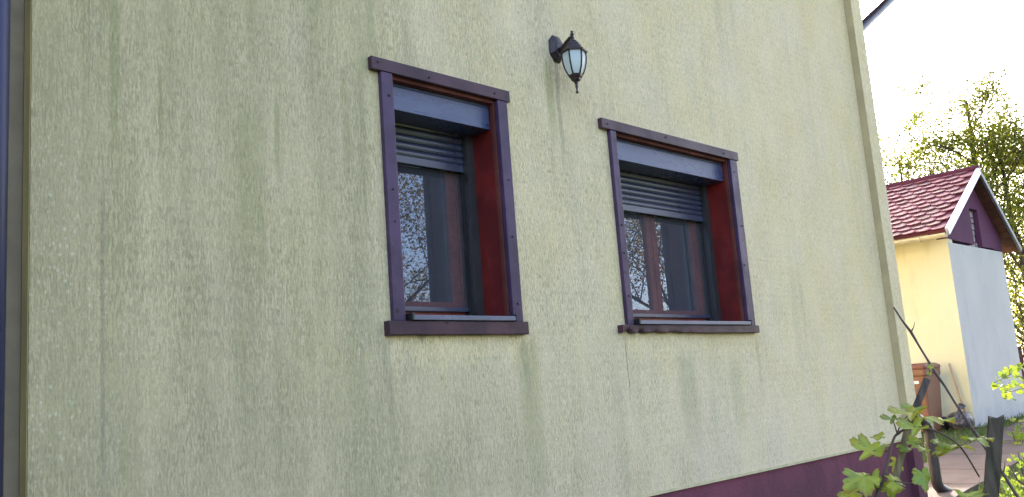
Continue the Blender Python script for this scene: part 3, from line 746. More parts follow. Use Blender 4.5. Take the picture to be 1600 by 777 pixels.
    bm.faces.new(up_); bm.faces.new(lo_[::-1])
    for i in range(len(pts)): bm.faces.new((up_[i], lo_[i], lo_[(i + 1) % len(pts)], up_[(i + 1) % len(pts)]))
    bmesh.ops.recalc_face_normals(bm, faces=bm.faces)
    tm = mesh_of(bm, 'tile')
    rnd = random.Random(3); row = 0; s = 0.05; far = bmesh.new()
    tms = []
    for k in range(4):
        t_ = tm.copy() if k else tm; t_.materials.clear(); t_.materials.append(M['tile%d' % k]); tms.append(t_)
    while s < L - 0.05:
        y = RY0 + 0.03 + (tw / 2 if row % 2 else 0.0) + tw / 2
        while y < RY1 - 0.1:
            loc = Vector((ELX, y, ELZ)) + d * (s + rnd.uniform(-.008, .008)) + nn * rnd.uniform(0, .006)
            rot = (rnd.uniform(-.02, .02), rnd.uniform(-.03, .03), rnd.uniform(-.02, .02))
            if y < 5.2:
                o = link('tile', tms[rnd.choice((0, 0, 1, 2, 3))], None, roofL); o.location = loc; o.rotation_euler = rot
            else:
                n0 = len(far.verts); far.from_mesh(tm); far.verts.ensure_lookup_table()
                for v_ in far.verts[n0:]: v_.co += loc
            y += tw
        s += ex_; row += 1
    o = link('tile_field', mesh_of(far, 'tile_field'), M['tile0'], roofL); o['kind'] = 'stuff'
    # gutter: half-round with bracket ring, eaves beam and rafter tail
    bm = bmesh.new(); rings = []
    gx, gzz = ELX - 0.045, ELZ - 0.035
    for yy in (RY0 + 0.01, RY1):
        ring = []
        for i in range(9):
            a = math.pi + math.pi * i / 8; ring.append(bm.verts.new((gx + 0.062 * math.cos(a), yy, gzz + 0.062 * math.sin(a))))
        for i in range(8, -1, -1):
            a = math.pi + math.pi * i / 8; ring.append(bm.verts.new((gx + 0.056 * math.cos(a), yy, gzz + 0.056 * math.sin(a))))
        rings.append(ring)
    n = len(rings[0])
    for i in range(n): bm.faces.new((rings[0][i], rings[0][(i + 1) % n], rings[1][(i + 1) % n], rings[1][i]))
    bm.faces.new(rings[0]); bm.faces.new(rings[1]); bmesh.ops.recalc_face_normals(bm, faces=bm.faces)
    gut = link('gutter', mesh_of(bm, 'gutter'), M['gutter'], shed)
    for yy in (1.78, 2.7, 3.6, 4.5):
        bm = bmesh.new(); bm_tube(bm, [(gx + 0.068 * math.cos(math.pi + math.pi * i / 8), yy, gzz + 0.068 * math.sin(math.pi + math.pi * i / 8)) for i in range(9)], 0.012, 6)
        link('bracket', mesh_of(bm, 'bracket'), M['gutter'], gut)
    for yy in (1.72, 3.2, 4.6):
        box('rafter_tail', SX0 - 0.30, SX0 + 0.05, yy, yy + 0.20, zl(SX0) - 0.235, zl(SX0) - 0.115, M['brownwood'], shed, 0.008)
    box('eaves_beam', SX0 - 0.24, SX0 - 0.10, 1.95, RY1 - 0.1, zl(SX0) - 0.20, zl(SX0) - 0.13, M['brownwood'], shed)
build_shed()

# ------------------------------------------------------------------ wheeled bin, sack, broomstick
M['bin'] = mat_simple('bin_brown', (0.215, 0.085, 0.050), 0.45, 0, 0.12, 3.0, 0.1)
M['bin_lid'] = mat_simple('bin_lid_brown', (0.19, 0.060, 0.040), 0.45, 0, 0.12, 3.0, 0.1)
M['sticker'] = mat_simple('sticker_white', (0.75, 0.74, 0.72), 0.5)
def build_bin():
    bx0, bx1, by0, by1, bz = 13.42, 14.02, 1.86, 2.36, 0.545
    root = thing('wheeled_bin', ((bx0 + bx1) / 2, (by0 + by1) / 2, bz), 'brown plastic wheeled rubbish bin standing against the yellow shed wall', 'bin')
    bm = bmesh.new(); rings = []
    for z, k in ((0.03, 0.80), (0.10, 0.82), (0.80, 0.985), (0.82, 1.03), (0.90, 1.04)):
        cx, cy, hx, hy = (bx0 + bx1) / 2, (by0 + by1) / 2, (bx1 - bx0) / 2 * k, (by1 - by0) / 2 * k
        r = 0.04; ring = []
        for qx, qy, a0 in ((1, 1, 0), (-1, 1, 90), (-1, -1, 180), (1, -1, 270)):
            for i in range(4):
                a = R(a0 + 30 * i); ring.append(bm.verts.new((cx + qx * (hx - r) + r * math.cos(a), cy + qy * (hy - r) + r * math.sin(a), bz + z)))
        rings.append(ring)
    for a, b in zip(rings, rings[1:]):
        for i in range(16): bm.faces.new((a[i], a[(i + 1) % 16], b[(i + 1) % 16], b[i]))
    bm.faces.new(rings[0][::-1]); bm.faces.new(rings[-1]); bmesh.ops.recalc_face_normals(bm, faces=bm.faces)
    body = link('body', mesh_of(bm, 'body'), M['bin'], root)
    bm = bmesh.new(); rings = []
    for z, k in ((0.905, 1.06), (0.93, 1.08), (0.955, 1.06), (0.985, 0.86), (0.992, 0.5)):
        cx, cy, hx, hy = (bx0 + bx1) / 2, (by0 + by1) / 2, (bx1 - bx0) / 2 * k, (by1 - by0) / 2 * k
        r = 0.05; ring = []
        for qx, qy, a0 in ((1, 1, 0), (-1, 1, 90), (-1, -1, 180), (1, -1, 270)):
            for i in range(4):
                a = R(a0 + 30 * i); ring.append(bm.verts.new((cx + qx * (hx - r) + r * math.cos(a), cy + qy * (hy - r) + r * math.sin(a), bz + z)))
        rings.append(ring)
    for a, b in zip(rings, rings[1:]):
        for i in range(16): bm.faces.new((a[i], a[(i + 1) % 16], b[(i + 1) % 16], b[i]))
    bm.faces.new(rings[0][::-1]); bm.faces.new(rings[-1]); bmesh.ops.recalc_face_normals(bm, faces=bm.faces)
    link('lid', mesh_of(bm, 'lid'), M['bin_lid'], root)
    tube('handle', [(bx1 + 0.055, by0 + 0.03, bz + 0.915), (bx1 + 0.055, by1 - 0.03, bz + 0.915)], 0.017, M['bin_lid'], root, 10)
    for yy in (by0 + 0.05, by1 - 0.05):
        tube('hinge_arm', [(bx1 - 0.01, yy, bz + 0.87), (bx1 + 0.055, yy, bz + 0.915)], 0.02, M['bin_lid'], root, 8)
    for yy in (by0 + 0.01, by1 - 0.06):
        tube('wheel', [(bx1 - 0.05, yy, bz + 0.10), (bx1 - 0.05, yy + 0.05, bz + 0.10)], 0.10, M['black'], root, 20)
    box('sticker', bx0 - 0.001, bx0 + 0.012, by0 + 0.10, by0 + 0.34, bz + 0.70, bz + 0.74, M['sticker'], root)
build_bin()

def build_bag():
    t = NT('sack_plastic'); nz = t.noise(t.mp((1, 1, 1)), 9.0, 4, 0.6, 1.2); n2 = t.noise(t.mp((1, 1, 0.6)), 22.0, 3)
    c = t.mix(t.ss(nz, 0.45, 0.62), (0.035, 0.03, 0.045), (0.16, 0.12, 0.12))
    t.bsdf(c, 0.28, 0, 0.6, t.bump(t.math('ADD', nz, t.math('MULTIPLY', n2, 0.5)), 0.9, 0.03))
    bc = Vector((14.06, 1.70, 0.545))
    root = thing('rubbish_sack', bc, 'knotted dark plastic sack on the ground beside the brown bin', 'sack')
    bm = bmesh.new(); bmesh.ops.create_icosphere(bm, subdivisions=4, radius=1.0)
    for v in bm.verts:
        p = v.co.copy(); n = mnoise.noise(p * 2.2) * 0.14 + mnoise.noise(p * 5.0) * 0.06
        v.co = Vector((p.x * 0.19 * (1 + n), p.y * 0.18 * (1 + n), max(p.z * 0.15 * (1 + n), -0.115) + 0.115)) + bc
    o = link('bag_body', mesh_of(bm, 'bag_body'), t.m, root); smooth(o)
    tube('bag_neck', [bc + Vector((0.02, 0, 0.24)), bc + Vector((0.03, -0.01, 0.285)), bc + Vector((0.045, -0.02, 0.30)), bc + Vector((0.075, -0.03, 0.345))], [0.05, 0.018, 0.022, 0.055], t.m, root, 9)
build_bag()
M['broom'] = mat_paint_wood('broom_wood', (0.55, 0.36, 0.20), (0.48, 0.31, 0.18), wear=(0.4, 0.3, 0.2), rough=0.6, axis='z', spots=False)
br = tube('broomstick', [(14.245, 1.80, 1.50), (14.17, 1.62, 0.585)], 0.017, M['broom'], None, 8)
tag(br, 'pale wooden broomstick leaning on the shed wall between bin and sack', 'stick')

# ------------------------------------------------------------------ vegetation
def leaf_cloud(spots, size, seed, flat=0.0, up_bias=0.3):
    """spots: list of (point, spread); returns mesh of folded leaves with a tint attribute"""
    rnd = random.Random(seed); vv = []; ff = []; tint = []
    for p, spread, cnt in spots:
        ct = rnd.random() * 0.5
        for _ in range(cnt):
            c = p + Vector((rnd.gauss(0, spread), rnd.gauss(0, spread), rnd.gauss(0, spread * 0.8)))
            n = Vector((rnd.gauss(0, 1), rnd.gauss(0, 1), rnd.gauss(up_bias, 1))).normalized()
            a = n.orthogonal().normalized(); a.rotate(Matrix.Rotation(rnd.random() * 6.28, 3, n)); b = n.cross(a)
            s = size * rnd.uniform(0.6, 1.25); w = s * rnd.uniform(0.32, 0.5); i = len(vv); k = rnd.uniform(0.1, 0.35) * s
            vv += [c - a * s * .5, c + b * w * .5 + n * k * .5, c + a * s * .5 - n * k * .4, c - b * w * .5 + n * k * .5]
            ff += [(i, i + 1, i + 2), (i, i + 2, i + 3)]
            t = min(1, max(0, ct + rnd.random() * 0.5)); tint += [t] * 4
    me = bpy.data.meshes.new('leaves'); me.from_pydata([tuple(v) for v in vv], [], ff)
    at_ = me.attributes.new('tint', 'FLOAT', 'POINT'); at_.data.foreach_set('value', tint)
    return me

M['bark'] = mat_simple('bark', (0.075, 0.058, 0.045), 0.9, 0, 0.4, 6.0, 0.7, 0.2, (1, 1, 0.3))
M['leaf_yg'] = mat_leaf('tree_leaves_yellow_green', [(0.065, 0.10, 0.016), (0.11, 0.14, 0.02), (0.24, 0.25, 0.03), (0.34, 0.27, 0.03)], 0.62)
M['leaf_g'] = mat_leaf('tree_leaves_olive', [(0.07, 0.10, 0.02), (0.13, 0.15, 0.025), (0.24, 0.22, 0.03)], 0.55)
M['leaf_au'] = mat_leaf('tree_leaves_autumn', [(0.07, 0.08, 0.02), (0.16, 0.13, 0.03), (0.28, 0.13, 0.03), (0.33, 0.16, 0.04)], 0.4)

def tree(name, label, base, height, first, spread, nl, lsize, seed, leafmat, r0=0.14, lean=(0, 0), limbs=9, per=26, lspread=0.2, group=None, up_=0.9, depth=3):
    rnd = random.Random(seed); base = Vector(base)
    root = thing(name, base, label, 'tree', group)
    bm = bmesh.new(); spots = []
    n = 9; tp = []
    for i in range(n + 1):
        t = i / n
        tp.append(base + Vector((lean[0] * t + rnd.gauss(0, .05) * height * 0.08, lean[1] * t + rnd.gauss(0, .05) * height * 0.08, height * t * 0.96 - 0.15 * (i == 0))))
    bm_tube(bm, tp, [r0 * (1 - 0.88 * (i / n)) * (1.35 if i == 0 else 1) for i in range(n + 1)], 8)
    def grow(p, d, ln, r, lev):
        m = 4; pts = [p]; dd = d.copy()
        for i in range(m):
            dd = (dd + Vector((rnd.gauss(0, .17), rnd.gauss(0, .17), rnd.gauss(0.06, .13)))).normalized()
            pts.append(pts[-1] + dd * ln / m)
        bm_tube(bm, pts, [r * (1 - 0.65 * i / m) for i in range(m + 1)], 5 if lev < 2 else 4)
        if lev >= depth - 1:
            for q in pts[1:]: spots.append((q, lspread, max(1, int(per * rnd.uniform(.3, 1.3)))))
        if lev < depth:
            k = rnd.randint(3, 5) if lev < depth - 1 else rnd.randint(2, 3)
            for j in range(k):
                i = rnd.randint(1, m); nd = (dd + Vector((rnd.gauss(0, .75), rnd.gauss(0, .75), rnd.gauss(0.15, .5)))).normalized()
                grow(pts[i], nd, ln * rnd.uniform(.42, .68), r * 0.5, lev + 1)
    for k in range(limbs):
        t = first + (0.98 - first) * (k + rnd.random() * .6) / limbs
        i = min(n - 1, int(t * n)); p = tp[i].lerp(tp[i + 1], t * n - i)
        a = k * 2.4 + rnd.gauss(0, .4); e = up_ * (0.35 + 0.7 * t)
        grow(p, Vector((math.cos(a), math.sin(a), e)).normalized(), spread * (1.15 - 0.65 * (t - first) / (1 - first)) * rnd.uniform(.75, 1.1), r0 * 0.42 * (1.1 - t), 1)
    for q in tp[-2:]: spots.append((q, lspread, per))
    bmesh.ops.recalc_face_normals(bm, faces=bm.faces)
    o = link('trunk', mesh_of(bm, 'trunk'), M['bark'], root); smooth(o)
    tot = sum(s[2] for s in spots); f = min(1.0, nl / max(1, tot))
    sp = [(p, s, max(1, int(c * f + rnd.random()))) for p, s, c in spots]
    link('crown', leaf_cloud(sp, lsize, seed + 1), leafmat, root)
    return root
def gp(u, v, dep):
    p = at(u, v, dep); return (p.x, p.y, 0.55)
tree('tree', 'tall thin tree with sparse leaves rising behind the shed ridge', gp(1522, 280, 21), 7.2, 0.42, 2.0, 11000, 0.092, 11, M['leaf_g'], 0.21, (-0.1, -0.1), 15, 22, 0.13)
tree('tree', 'low spreading tree behind the far end of the shed roof', gp(1418, 280, 22), 6.2, 0.50, 2.0, 9000, 0.09, 23, M['leaf_yg'], 0.13, (-.1, .1), 15, 45, 0.16)
tree('tree', 'yellow-green tree with dark forked limbs right of the shed', gp(1600, 330, 20), 6.2, 0.06, 1.5, 16000, 0.085, 37, M['leaf_yg'], 0.13, (-0.3, 0.3), 22, 50, 0.22)
tree('tree', 'dense yellow-green tree at the right edge of the photo', gp(1628, 330, 23), 6.0, 0.05, 1.9, 15000, 0.09, 41, M['leaf_yg'], 0.14, (0.0, 0.1), 20, 50, 0.26)
# trees of the garden behind the camera, seen mirrored in the panes
for k, (b, h, sd_) in enumerate((((9.5, -8.6, 0.0), 7.5, 51), ((13.8, -9.6, 0.0), 8.0, 52), ((15.5, -6.4, 0.1), 7.5, 53), ((20.0, -9.5, 0.1), 8.5, 54), ((12.5, -14.0, 0.0), 9.0, 55))):
    tree('tree', ('autumn garden tree mirrored in the narrow window', 'autumn garden tree mirrored at the foot of the panes', 'brown-leaved garden tree mirrored in the wide window', 'tall garden tree mirrored far back in the wide window', 'tall garden tree mirrored far back in the narrow window')[k],
         b, h, 0.2, 2.4, 13000, 0.085, sd_, M['leaf_au'], 0.13, (0, 0), 13, 40, 0.30)

# fence far behind
M['fence'] = mat_paint_wood('fence_maroon', (0.11, 0.03, 0.05), (0.08, 0.025, 0.04), axis='z', spots=False)
fence = thing('fence', (24.6, 2.5, 0.6), 'maroon slatted garden fence behind the shed at the right edge', 'fence')
bm = bmesh.new(); bm_box(bm, -0.012, 0.012, -0.05, 0.05, 0, 1.12); bmesh.ops.recalc_face_normals(bm, faces=bm.faces)
fm = mesh_of(bm, 'slat'); fm.materials.append(M['fence'])
y = -2.0
while y < 7.0:
    o = link('slat', fm, None, fence); o.location = (24.6, y, 0.66 + random.uniform(-.01, .01)); y += 0.115
for z in (0.85, 1.5): box('rail', 24.615, 24.66, -2.1, 7.1, z, z + 0.08, M['fence'], fence)

# grass
def grass():
    rnd = random.Random(5); vv = []; ff = []; ti = []
    def blade(x, y, h):
        z = gz(x, y) - 0.01; a = rnd.random() * 6.28; w = rnd.uniform(.003, .007); l = rnd.gauss(0, .35) * h; b = rnd.random() * 6.28
        dx, dy = math.cos(a) * w, math.sin(a) * w; i = len(vv)
        mx, my = x + math.cos(b) * l * .35, y + math.sin(b) * l * .35
        vv.extend([(x - dx, y - dy, z), (x + dx, y + dy, z), (mx + dx * .7, my + dy * .7, z + h * .6), (mx - dx * .7, my - dy * .7, z + h * .6), (x + math.cos(b) * l, y + math.sin(b) * l, z + h)])
        ff.extend([(i, i + 1, i + 2, i + 3), (i + 3, i + 2, i + 4)]); t = rnd.random(); ti.extend([t] * 5)
    cnt = 0
    while cnt < 42000:
        x = 8.1 + (rnd.random() ** 1.3) * 14; y = rnd.uniform(-2.6, 3.2)
        if 8.27 < x < 16.3 and in_path(x, y):
            continue
        if x > SX0 - 0.02 and y > SY0 - 0.03 and x < SX1 + .05: continue
        if x < 8.1 and y > -0.05: continue
        dens = mnoise.noise(Vector((x * 1.2, y * 1.2, 4))) * .5 + .5
        if rnd.random() > dens + .25: continue
        blade(x, y, rnd.uniform(.03, .10) * (1.3 if rnd.random() < .15 else 1)); cnt += 1
    me = bpy.data.meshes.new('grass'); me.from_pydata(vv, [], ff)
    a = me.attributes.new('tint', 'FLOAT', 'POINT'); a.data.foreach_set('value', ti)
    o = link('grass', me, M['grass']); tag(o, 'short lawn grass around the concrete path', None, None, 'stuff')
grass()

# ---- grape vine in the foreground
def vine_leaf_mesh(seed, lobe=1.0):
    rnd = random.Random(seed); bm = bmesh.new()
    N = 60; rings = []
    fr = [0.0, 0.35, 0.7, 0.9, 1.0]; tips = [0, 58, -58, 112, -112]
    bite = rnd.choice((0, 40, -75, 95, -30))
    def rad(th):
        d = math.degrees(th); r = 0.0
        for tp_, L, w in ((0, 1.0, 30), (58, 0.90, 26), (-58, 0.88, 26), (113, 0.68, 26), (-113, 0.70, 26)):
            x = (d - tp_) / w; r = max(r, L * (1 - 0.26 * lobe * min(1.6, abs(x) ** 1.6)) if abs(x) < 1.5 else 0.0)
        if abs(d) > 150: r = max(0.10, 0.42 * (180 - abs(d)) / 30)
        r = max(r, 0.55 if abs(d) < 150 else 0.12)
        return r * (1 + 0.045 * (1 if int((d + 180) / 6) % 2 else -1)) * (1 + 0.10 * math.sin(d * .037 + seed) + 0.07 * math.sin(d * .11 + 2 * seed)) * (0.72 if bite and abs(d - bite) < 9 else 1.0)
    ph = rnd.random() * 6
    cup = rnd.uniform(-.75, .65); fold = rnd.uniform(-.35, .5); tw_ = rnd.uniform(-.4, .4)
    tab = []
    c = bm.verts.new((0, 0, 0)); tab.append((0, 1.0))
    for k, f in enumerate(fr[1:]):
        ring = []
        for i in range(N):
            th = -math.pi + 2 * math.pi * (i + .5) / N; r = rad(th) * f
            x, y = r * math.cos(th), r * math.sin(th)
            dd = min(abs(math.degrees(th) - q) for q in tips)
            z = cup * r * r * 0.7 + fold * abs(y) * r + tw_ * x * y + 0.14 * f * math.sin(3 * th + ph) * r + 0.07 * math.sin(7 * th + ph * 2) * f * f - 0.05 * math.exp(-(dd / 6) ** 2) * f
            ring.append(bm.verts.new((x, y, z))); tab.append((f * (0.55 + 0.45 * r), math.exp(-(dd / (4.0 / max(f, .3))) ** 2)))
        rings.append(ring)
    for i in range(N): bm.faces.new((c, rings[0][i], rings[0][(i + 1) % N])) if i != N - 1 else None
    for a, b in zip(rings, rings[1:]):
        for i in range(N - 1): bm.faces.new((a[i], b[i], b[i + 1], a[i + 1]))
    me = mesh_of(bm, 'leaf')
    a = me.attributes.new('rim', 'FLOAT', 'POINT'); a.data.foreach_set('value', [t[0] for t in tab])
    a = me.attributes.new('vein', 'FLOAT', 'POINT'); a.data.foreach_set('value', [t[1] for t in tab])
    for p in me.polygons: p.use_smooth = True
    return me
M['vine_leaf'] = mat_leaf('vine_leaf', [(0.22, 0.29, 0.04), (0.33, 0.37, 0.035), (0.40, 0.40, 0.035), (0.46, 0.40, 0.035)], 0.42, False, (0.32, 0.20, 0.02), 0.55, 0.6)
M['shrub_leaf'] = mat_leaf('shrub_leaf', [(0.16, 0.24, 0.03), (0.24, 0.30, 0.04), (0.30, 0.33, 0.05)], 0.5, False, (0.28, 0.30, 0.05), 0.4, 0.1)
M['cane'] = mat_simple('vine_cane', (0.075, 0.040, 0.030), 0.6, 0, 0.3, 20.0, 0.4)
VL = [vine_leaf_mesh(s, l) for s, l in ((1, 1.0), (2, 1.15), (3, 0.7), (4, 1.05), (5, 0.6), (6, 0.9), (7, 1.2), (8, 0.8))]
for m_ in VL: m_.materials.append(M['vine_leaf'])
SL = [vine_leaf_mesh(s, 0.5) for s in (11, 12)]
for m_ in SL: m_.materials.append(M['shrub_leaf'])
rndv = random.Random(99)
def add_leaf(root, meshes, p, size, ndir, tip, name='leaf'):
    o = link(name, meshes[rndv.randrange(len(meshes))], None, root)
    n = Vector(ndir).normalized(); t = Vector(tip); t = (t - n * t.dot(n)).normalized(); b = n.cross(t)
    m = Matrix(((t.x, b.x, n.x, p.x), (t.y, b.y, n.y, p.y), (t.z, b.z, n.z, p.z), (0, 0, 0, 1))) @ Matrix.Diagonal((size, size * rndv.uniform(0.78, 1.1), size, 1))
    o.matrix_basis = m
    return o
def scr(a, dep=0.0):   # direction in the picture plane: angle from right, anticlockwise
    return rt * math.cos(R(a)) + up * math.sin(R(a)) + fw * dep
VD = 3.6
vine = thing('grape_vine', at(1395, 1120, VD), 'yellowing grape vine in front of the maroon plinth at the house corner', 'vine')
# (u, v, half length px, tip angle, facing tilt up 0..1, depth)
vl = [(1425, 645, 42, 175, 0.75, 3.60), (1440, 652, 30, -5, 0.85, 3.62), (1432, 668, 34, 200, 0.6, 3.50), (1396, 655, 22, 185, 0.7, 3.6),
      (1362, 704, 38, 165, 0.45, 3.55), (1372, 702, 26, 15, 0.6, 3.55), (1350, 745, 46, 205, 0.55, 3.45), (1364, 752, 20, 80, 0.3, 3.5),
      (1386, 765, 26, 70, 0.25, 3.5), (1396, 752, 30, -10, 0.4, 3.45), (1442, 742, 28, 265, 0.2, 3.4), (1470, 656, 26, -5, 0.8, 3.7),
      (1518, 684, 28, 5, 0.8, 3.75), (1498, 697, 40, 180, 0.85, 3.7), (1478, 700, 24, -10, 0.8, 3.72), (1512, 775, 34, 40, 0.7, 3.5),
      (1335, 770, 26, 150, 0.5, 3.55), (1410, 700, 16, 20, 0.5, 3.7), (1462, 690, 16, 30, 0.7, 3.7), (1425, 690, 20, -60, 0.5, 3.6), (1375, 682, 18, 120, 0.6, 3.6), (1540, 684, 14, -20, 0.8, 3.78), (1470, 706, 16, 200, 0.8, 3.7), (1402, 722, 18, 250, 0.2, 3.75), (1420, 640, 24, 40, 0.5, 3.65), (1455, 572, 7, 200, 0.3, 3.9), (1453, 584, 6, 160, 0.3, 3.9), (1443, 700, 22, 150, 0.7, 3.68)]
tips_ = []
for u, v, s, a, tl, dp in vl:
    p = at(u, v, dp); tl = min(0.93, tl + 0.14); n = (-fw * (1 - tl) + Vector((0, 0, 1)) * tl + rt * rndv.gauss(0, .15)).normalized()
    add_leaf(vine, VL, p, s * 0.92 * dp / FPX, n, scr(a, rndv.uniform(-.25, .25)))
    tips_.append(p)
def cane(pts, r, name='stem'):
    P_ = [at(*q) for q in pts]; out = []
    for i in range(len(P_) - 1):
        a = P_[max(i - 1, 0)]; b = P_[i]; c = P_[i + 1]; d = P_[min(i + 2, len(P_) - 1)]
        for k in range(6):
            t = k / 6; out.append(0.5 * ((2 * b) + (c - a) * t + (2 * a - 5 * b + 4 * c - d) * t * t + (3 * b - a - 3 * c + d) * t ** 3))
    out.append(P_[-1]); n = len(out)
    return tube(name, out, [r * (1 - 0.45 * i / n) for i in range(n)], M['cane'], vine, 7)
cane([(1340, 1100, 3.5), (1352, 900, 3.5), (1365, 790, 3.5), (1384, 735, 3.5), (1392, 700, 3.55), (1402, 678, 3.6), (1430, 668, 3.62), (1465, 675, 3.66), (1500, 698, 3.68), (1530, 745, 3.7)], 0.0065)
cane([(1384, 735, 3.5), (1378, 760, 3.48), (1364, 790, 3.45), (1350, 850, 3.45)], 0.005)
cane([(1402, 678, 3.6), (1397, 662, 3.6), (1394, 655, 3.6)], 0.003)
cane([(1402, 678, 3.6), (1408, 662, 3.6), (1420, 648, 3.6)], 0.003)
cane([(1402, 680, 3.6), (1418, 668, 3.55), (1430, 667, 3.5)], 0.003)
cane([(1390, 706, 3.54), (1378, 704, 3.55), (1366, 704, 3.55)], 0.003)
cane([(1372, 770, 3.48), (1362, 752, 3.46), (1350, 746, 3.45)], 0.003)
cane([(1384, 735, 3.5), (1390, 748, 3.47), (1397, 752, 3.45)], 0.003)
cane([(1398, 752, 3.45), (1425, 755, 3.42), (1442, 742, 3.4)], 0.003)
cane([(1500, 698, 3.68), (1510, 690, 3.72), (1518, 685, 3.75)], 0.003)
cane([(1440, 669, 3.63), (1456, 660, 3.67), (1470, 656, 3.7)], 0.003)
cane([(1430, 668, 3.62), (1440, 620, 3.75), (1450, 590, 3.88), (1456, 570, 3.9)], 0.002)

# stake the vine leans on: dark weathered head, paler split lower half
def mat_stake():
    t = NT('stake_wood'); sx = t.n('SeparateXYZ'); t.l(t.co(), sx.inputs[0])
    g = t.noise(t.mp((40, 40, 3)), 1.0, 4); k = t.ss(t.math('ADD', sx.outputs[2], t.math('MULTIPLY', g, 0.08)), 1.28, 1.36)
    c = t.mix(k, t.mix(t.ss(g, 0.35, 0.65), (0.13, 0.09, 0.05), (0.26, 0.20, 0.11)), t.mix(t.ss(g, 0.3, 0.7), (0.05, 0.035, 0.03), (0.10, 0.075, 0.06)))
    t.bsdf(c, 0.85, 0, 0.3, t.bump(g, 0.5, 0.004)); return t.m
M['stake'] = mat_stake()
sp = [at(1310, 1120, 3.72), at(1391, 780, 3.72), at(1404, 728, 3.72), at(1419, 672, 3.72), at(1432, 635, 3.72), at(1449, 592, 3.72)]
st = tube('stake', sp, [0.016, 0.016, 0.015, 0.017, 0.015, 0.014], M['stake'], None, 6, 0.7)
tag(st, 'leaning weathered stake among the vine leaves near the house corner', 'stake')

# dark wooden post
def build_post():
    t = NT('post_wood'); g = t.noise(t.mp((30, 30, 3)), 1.2, 5, 0.65); b = t.noise(t.mp((1, 1, 1)), 9.0, 3)
    c = t.mix(t.ss(g, 0.3, 0.7), (0.045, 0.033, 0.024), (0.12, 0.090, 0.065)); c = t.mix(t.ss(b, 0.55, 0.75, 0, .5), c, (0.07, 0.075, 0.04))
    t.bsdf(c, 0.9, 0, 0.3, t.bump(g, 0.7, 0.008))
    top = at(1557, 652, 4.0); low = at(1548, 778, 4.0); d = (top - low).normalized(); k = (low.z + 0.15) / d.z; base = low - d * k
    n = 14; bm = bmesh.new(); rings = []; rnd = random.Random(8)
    a = Vector((math.cos(R(20)), math.sin(R(20)), 0)); b = Vector((-a.y, a.x, 0))
    for i in range(n + 1):
        p = base.lerp(top, i / n); ring = []
        for sx, sy in ((-1, -1), (0, -1.04), (1, -1), (1.03, 0), (1, 1), (0, 1.02), (-1, 1), (-1.03, 0)):
            ring.append(bm.verts.new(p + a * sx * 0.031 * (1 + rnd.gauss(0, .03)) + b * sy * 0.030 * (1 + rnd.gauss(0, .03)) + (Vector((0, 0, rnd.uniform(-.008, .012))) if i == n else Vector())))
        rings.append(ring)
    for p, q in zip(rings, rings[1:]):
        for i in range(8): bm.faces.new((p[i], p[(i + 1) % 8], q[(i + 1) % 8], q[i]))
    bm.faces.new(rings[0][::-1]); bm.faces.new(rings[-1]); bmesh.ops.recalc_face_normals(bm, faces=bm.faces)
    o = link('wooden_post', mesh_of(bm, 'wooden_post'), t.m); tag(o, 'short dark weathered wooden post near the bottom right corner', 'post')
build_post()

# long thin branch leaning across the corner
p0, p1 = at(1397, 480, 5.6), at(1522, 668, 5.0); d = (p1 - p0); s = 1.0
while (p0 + d * s).z > gz((p0 + d * s).x, (p0 + d * s).y): s += 0.02
pe = p0 + d * s; bm = bmesh.new(); rb = random.Random(4); n = 22
pts = [p0.lerp(pe, i / n) + Vector((rb.gauss(0, .004), rb.gauss(0, .004), rb.gauss(0, .004))) + Vector((0, 0, -0.03 * math.sin(math.pi * i / n))) for i in range(n + 1)]
bm_tube(bm, pts, [0.0055 + 0.0045 * i / n + (0.003 if i in (2, 5, 9) else 0) for i in range(n + 1)], 7)
for i, dr in ((2, rt * .5 + up), (5, -rt + up * .3), (9, rt + up * .4), (12, rt * .2 + up)):
    bm_tube(bm, [pts[i], pts[i] + dr.normalized() * 0.035, pts[i] + dr.normalized() * 0.05 + up * 0.02], [0.005, 0.0025, 0.001], 5)
bmesh.ops.recalc_face_normals(bm, faces=bm.faces)
lb = link('dry_branch', mesh_of(bm, 'dry_branch'), M['cane']); smooth(lb)
tag(lb, 'long thin bare branch leaning diagonally past the house corner', 'branch')

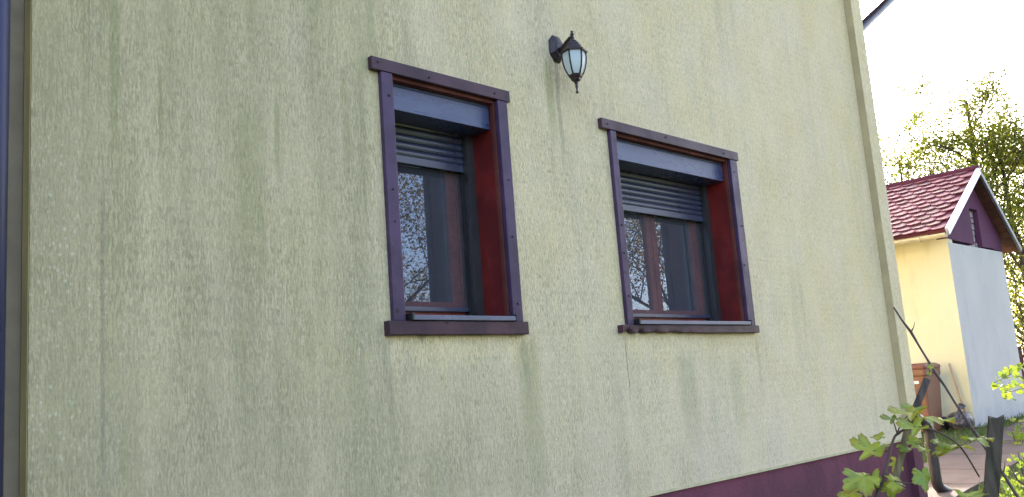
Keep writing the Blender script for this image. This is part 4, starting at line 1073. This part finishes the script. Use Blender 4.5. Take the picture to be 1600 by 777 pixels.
# sunlit shrubs at the right edge
def shrub(name, label, base, leaves, dep, size, stems):
    root = thing(name, base, label, 'shrub')
    for pts in stems:
        P_ = [Vector(base)] + [at(*q) for q in pts]
        tube('stem', P_, [0.012 - 0.009 * i / (len(P_) - 1) for i in range(len(P_))], M['cane'], root, 6)
    for u, v in leaves:
        p = at(u, v, dep + rndv.uniform(-.25, .25))
        n = (-fw * 0.45 + Vector((0, 0, 0.55)) + Vector((rndv.gauss(0, .35), rndv.gauss(0, .35), rndv.gauss(0, .25)))).normalized()
        add_leaf(root, SL, p, size * rndv.uniform(.75, 1.15), n, Vector((rndv.gauss(-.3, .5), rndv.gauss(0, .5), -1)))
shrub('shrub', 'sunlit bright green leafy sprig in front of the white shed wall', Vector((8.6, -2.2, 0.1)),
      [(1552, 600), (1558, 592), (1566, 584), (1573, 590), (1576, 578), (1584, 583), (1587, 574), (1594, 570), (1600, 577), (1605, 568), (1610, 582), (1569, 606), (1579, 602), (1586, 597), (1593, 604), (1600, 594), (1607, 600), (1566, 620), (1574, 615), (1581, 622), (1615, 590), (1620, 575), (1612, 608), (1598, 612), (1560, 605), (1590, 589)], 7.4, 0.050,
      [[(1640, 640, 7.4), (1612, 596, 7.4), (1580, 584, 7.4), (1553, 598, 7.4)], [(1640, 650, 7.4), (1610, 604, 7.4), (1569, 614, 7.4)]])
rl = random.Random(17)
lowl = [(rl.uniform(1572, 1612), rl.uniform(700, 785)) for _ in range(46)] + [(rl.uniform(1555, 1575), rl.uniform(735, 785)) for _ in range(10)]
lowl = [q for q in lowl if q[1] > 690 + max(0, (1590 - q[0])) * 1.2]
shrub('shrub', 'low bright sunlit plant at the foot of the post in the corner', Vector((8.0, -1.3, 0.05)), lowl, 7.6, 0.036,
      [[(1598, 740, 7.6), (1590, 705, 7.6)], [(1590, 750, 7.6), (1575, 725, 7.6)], [(1605, 740, 7.6), (1610, 700, 7.6)]])
shrub('shrub', 'leafy green plant beside the path behind the wooden post', Vector((11.4, -0.55, 0.25)), [(rl.gauss(1592, 10), rl.uniform(655, 705)) for _ in range(34)], 10.9, 0.05,
      [[(1598, 690, 10.9), (1594, 660, 10.9)], [(1586, 690, 10.9), (1580, 668, 10.9)]])
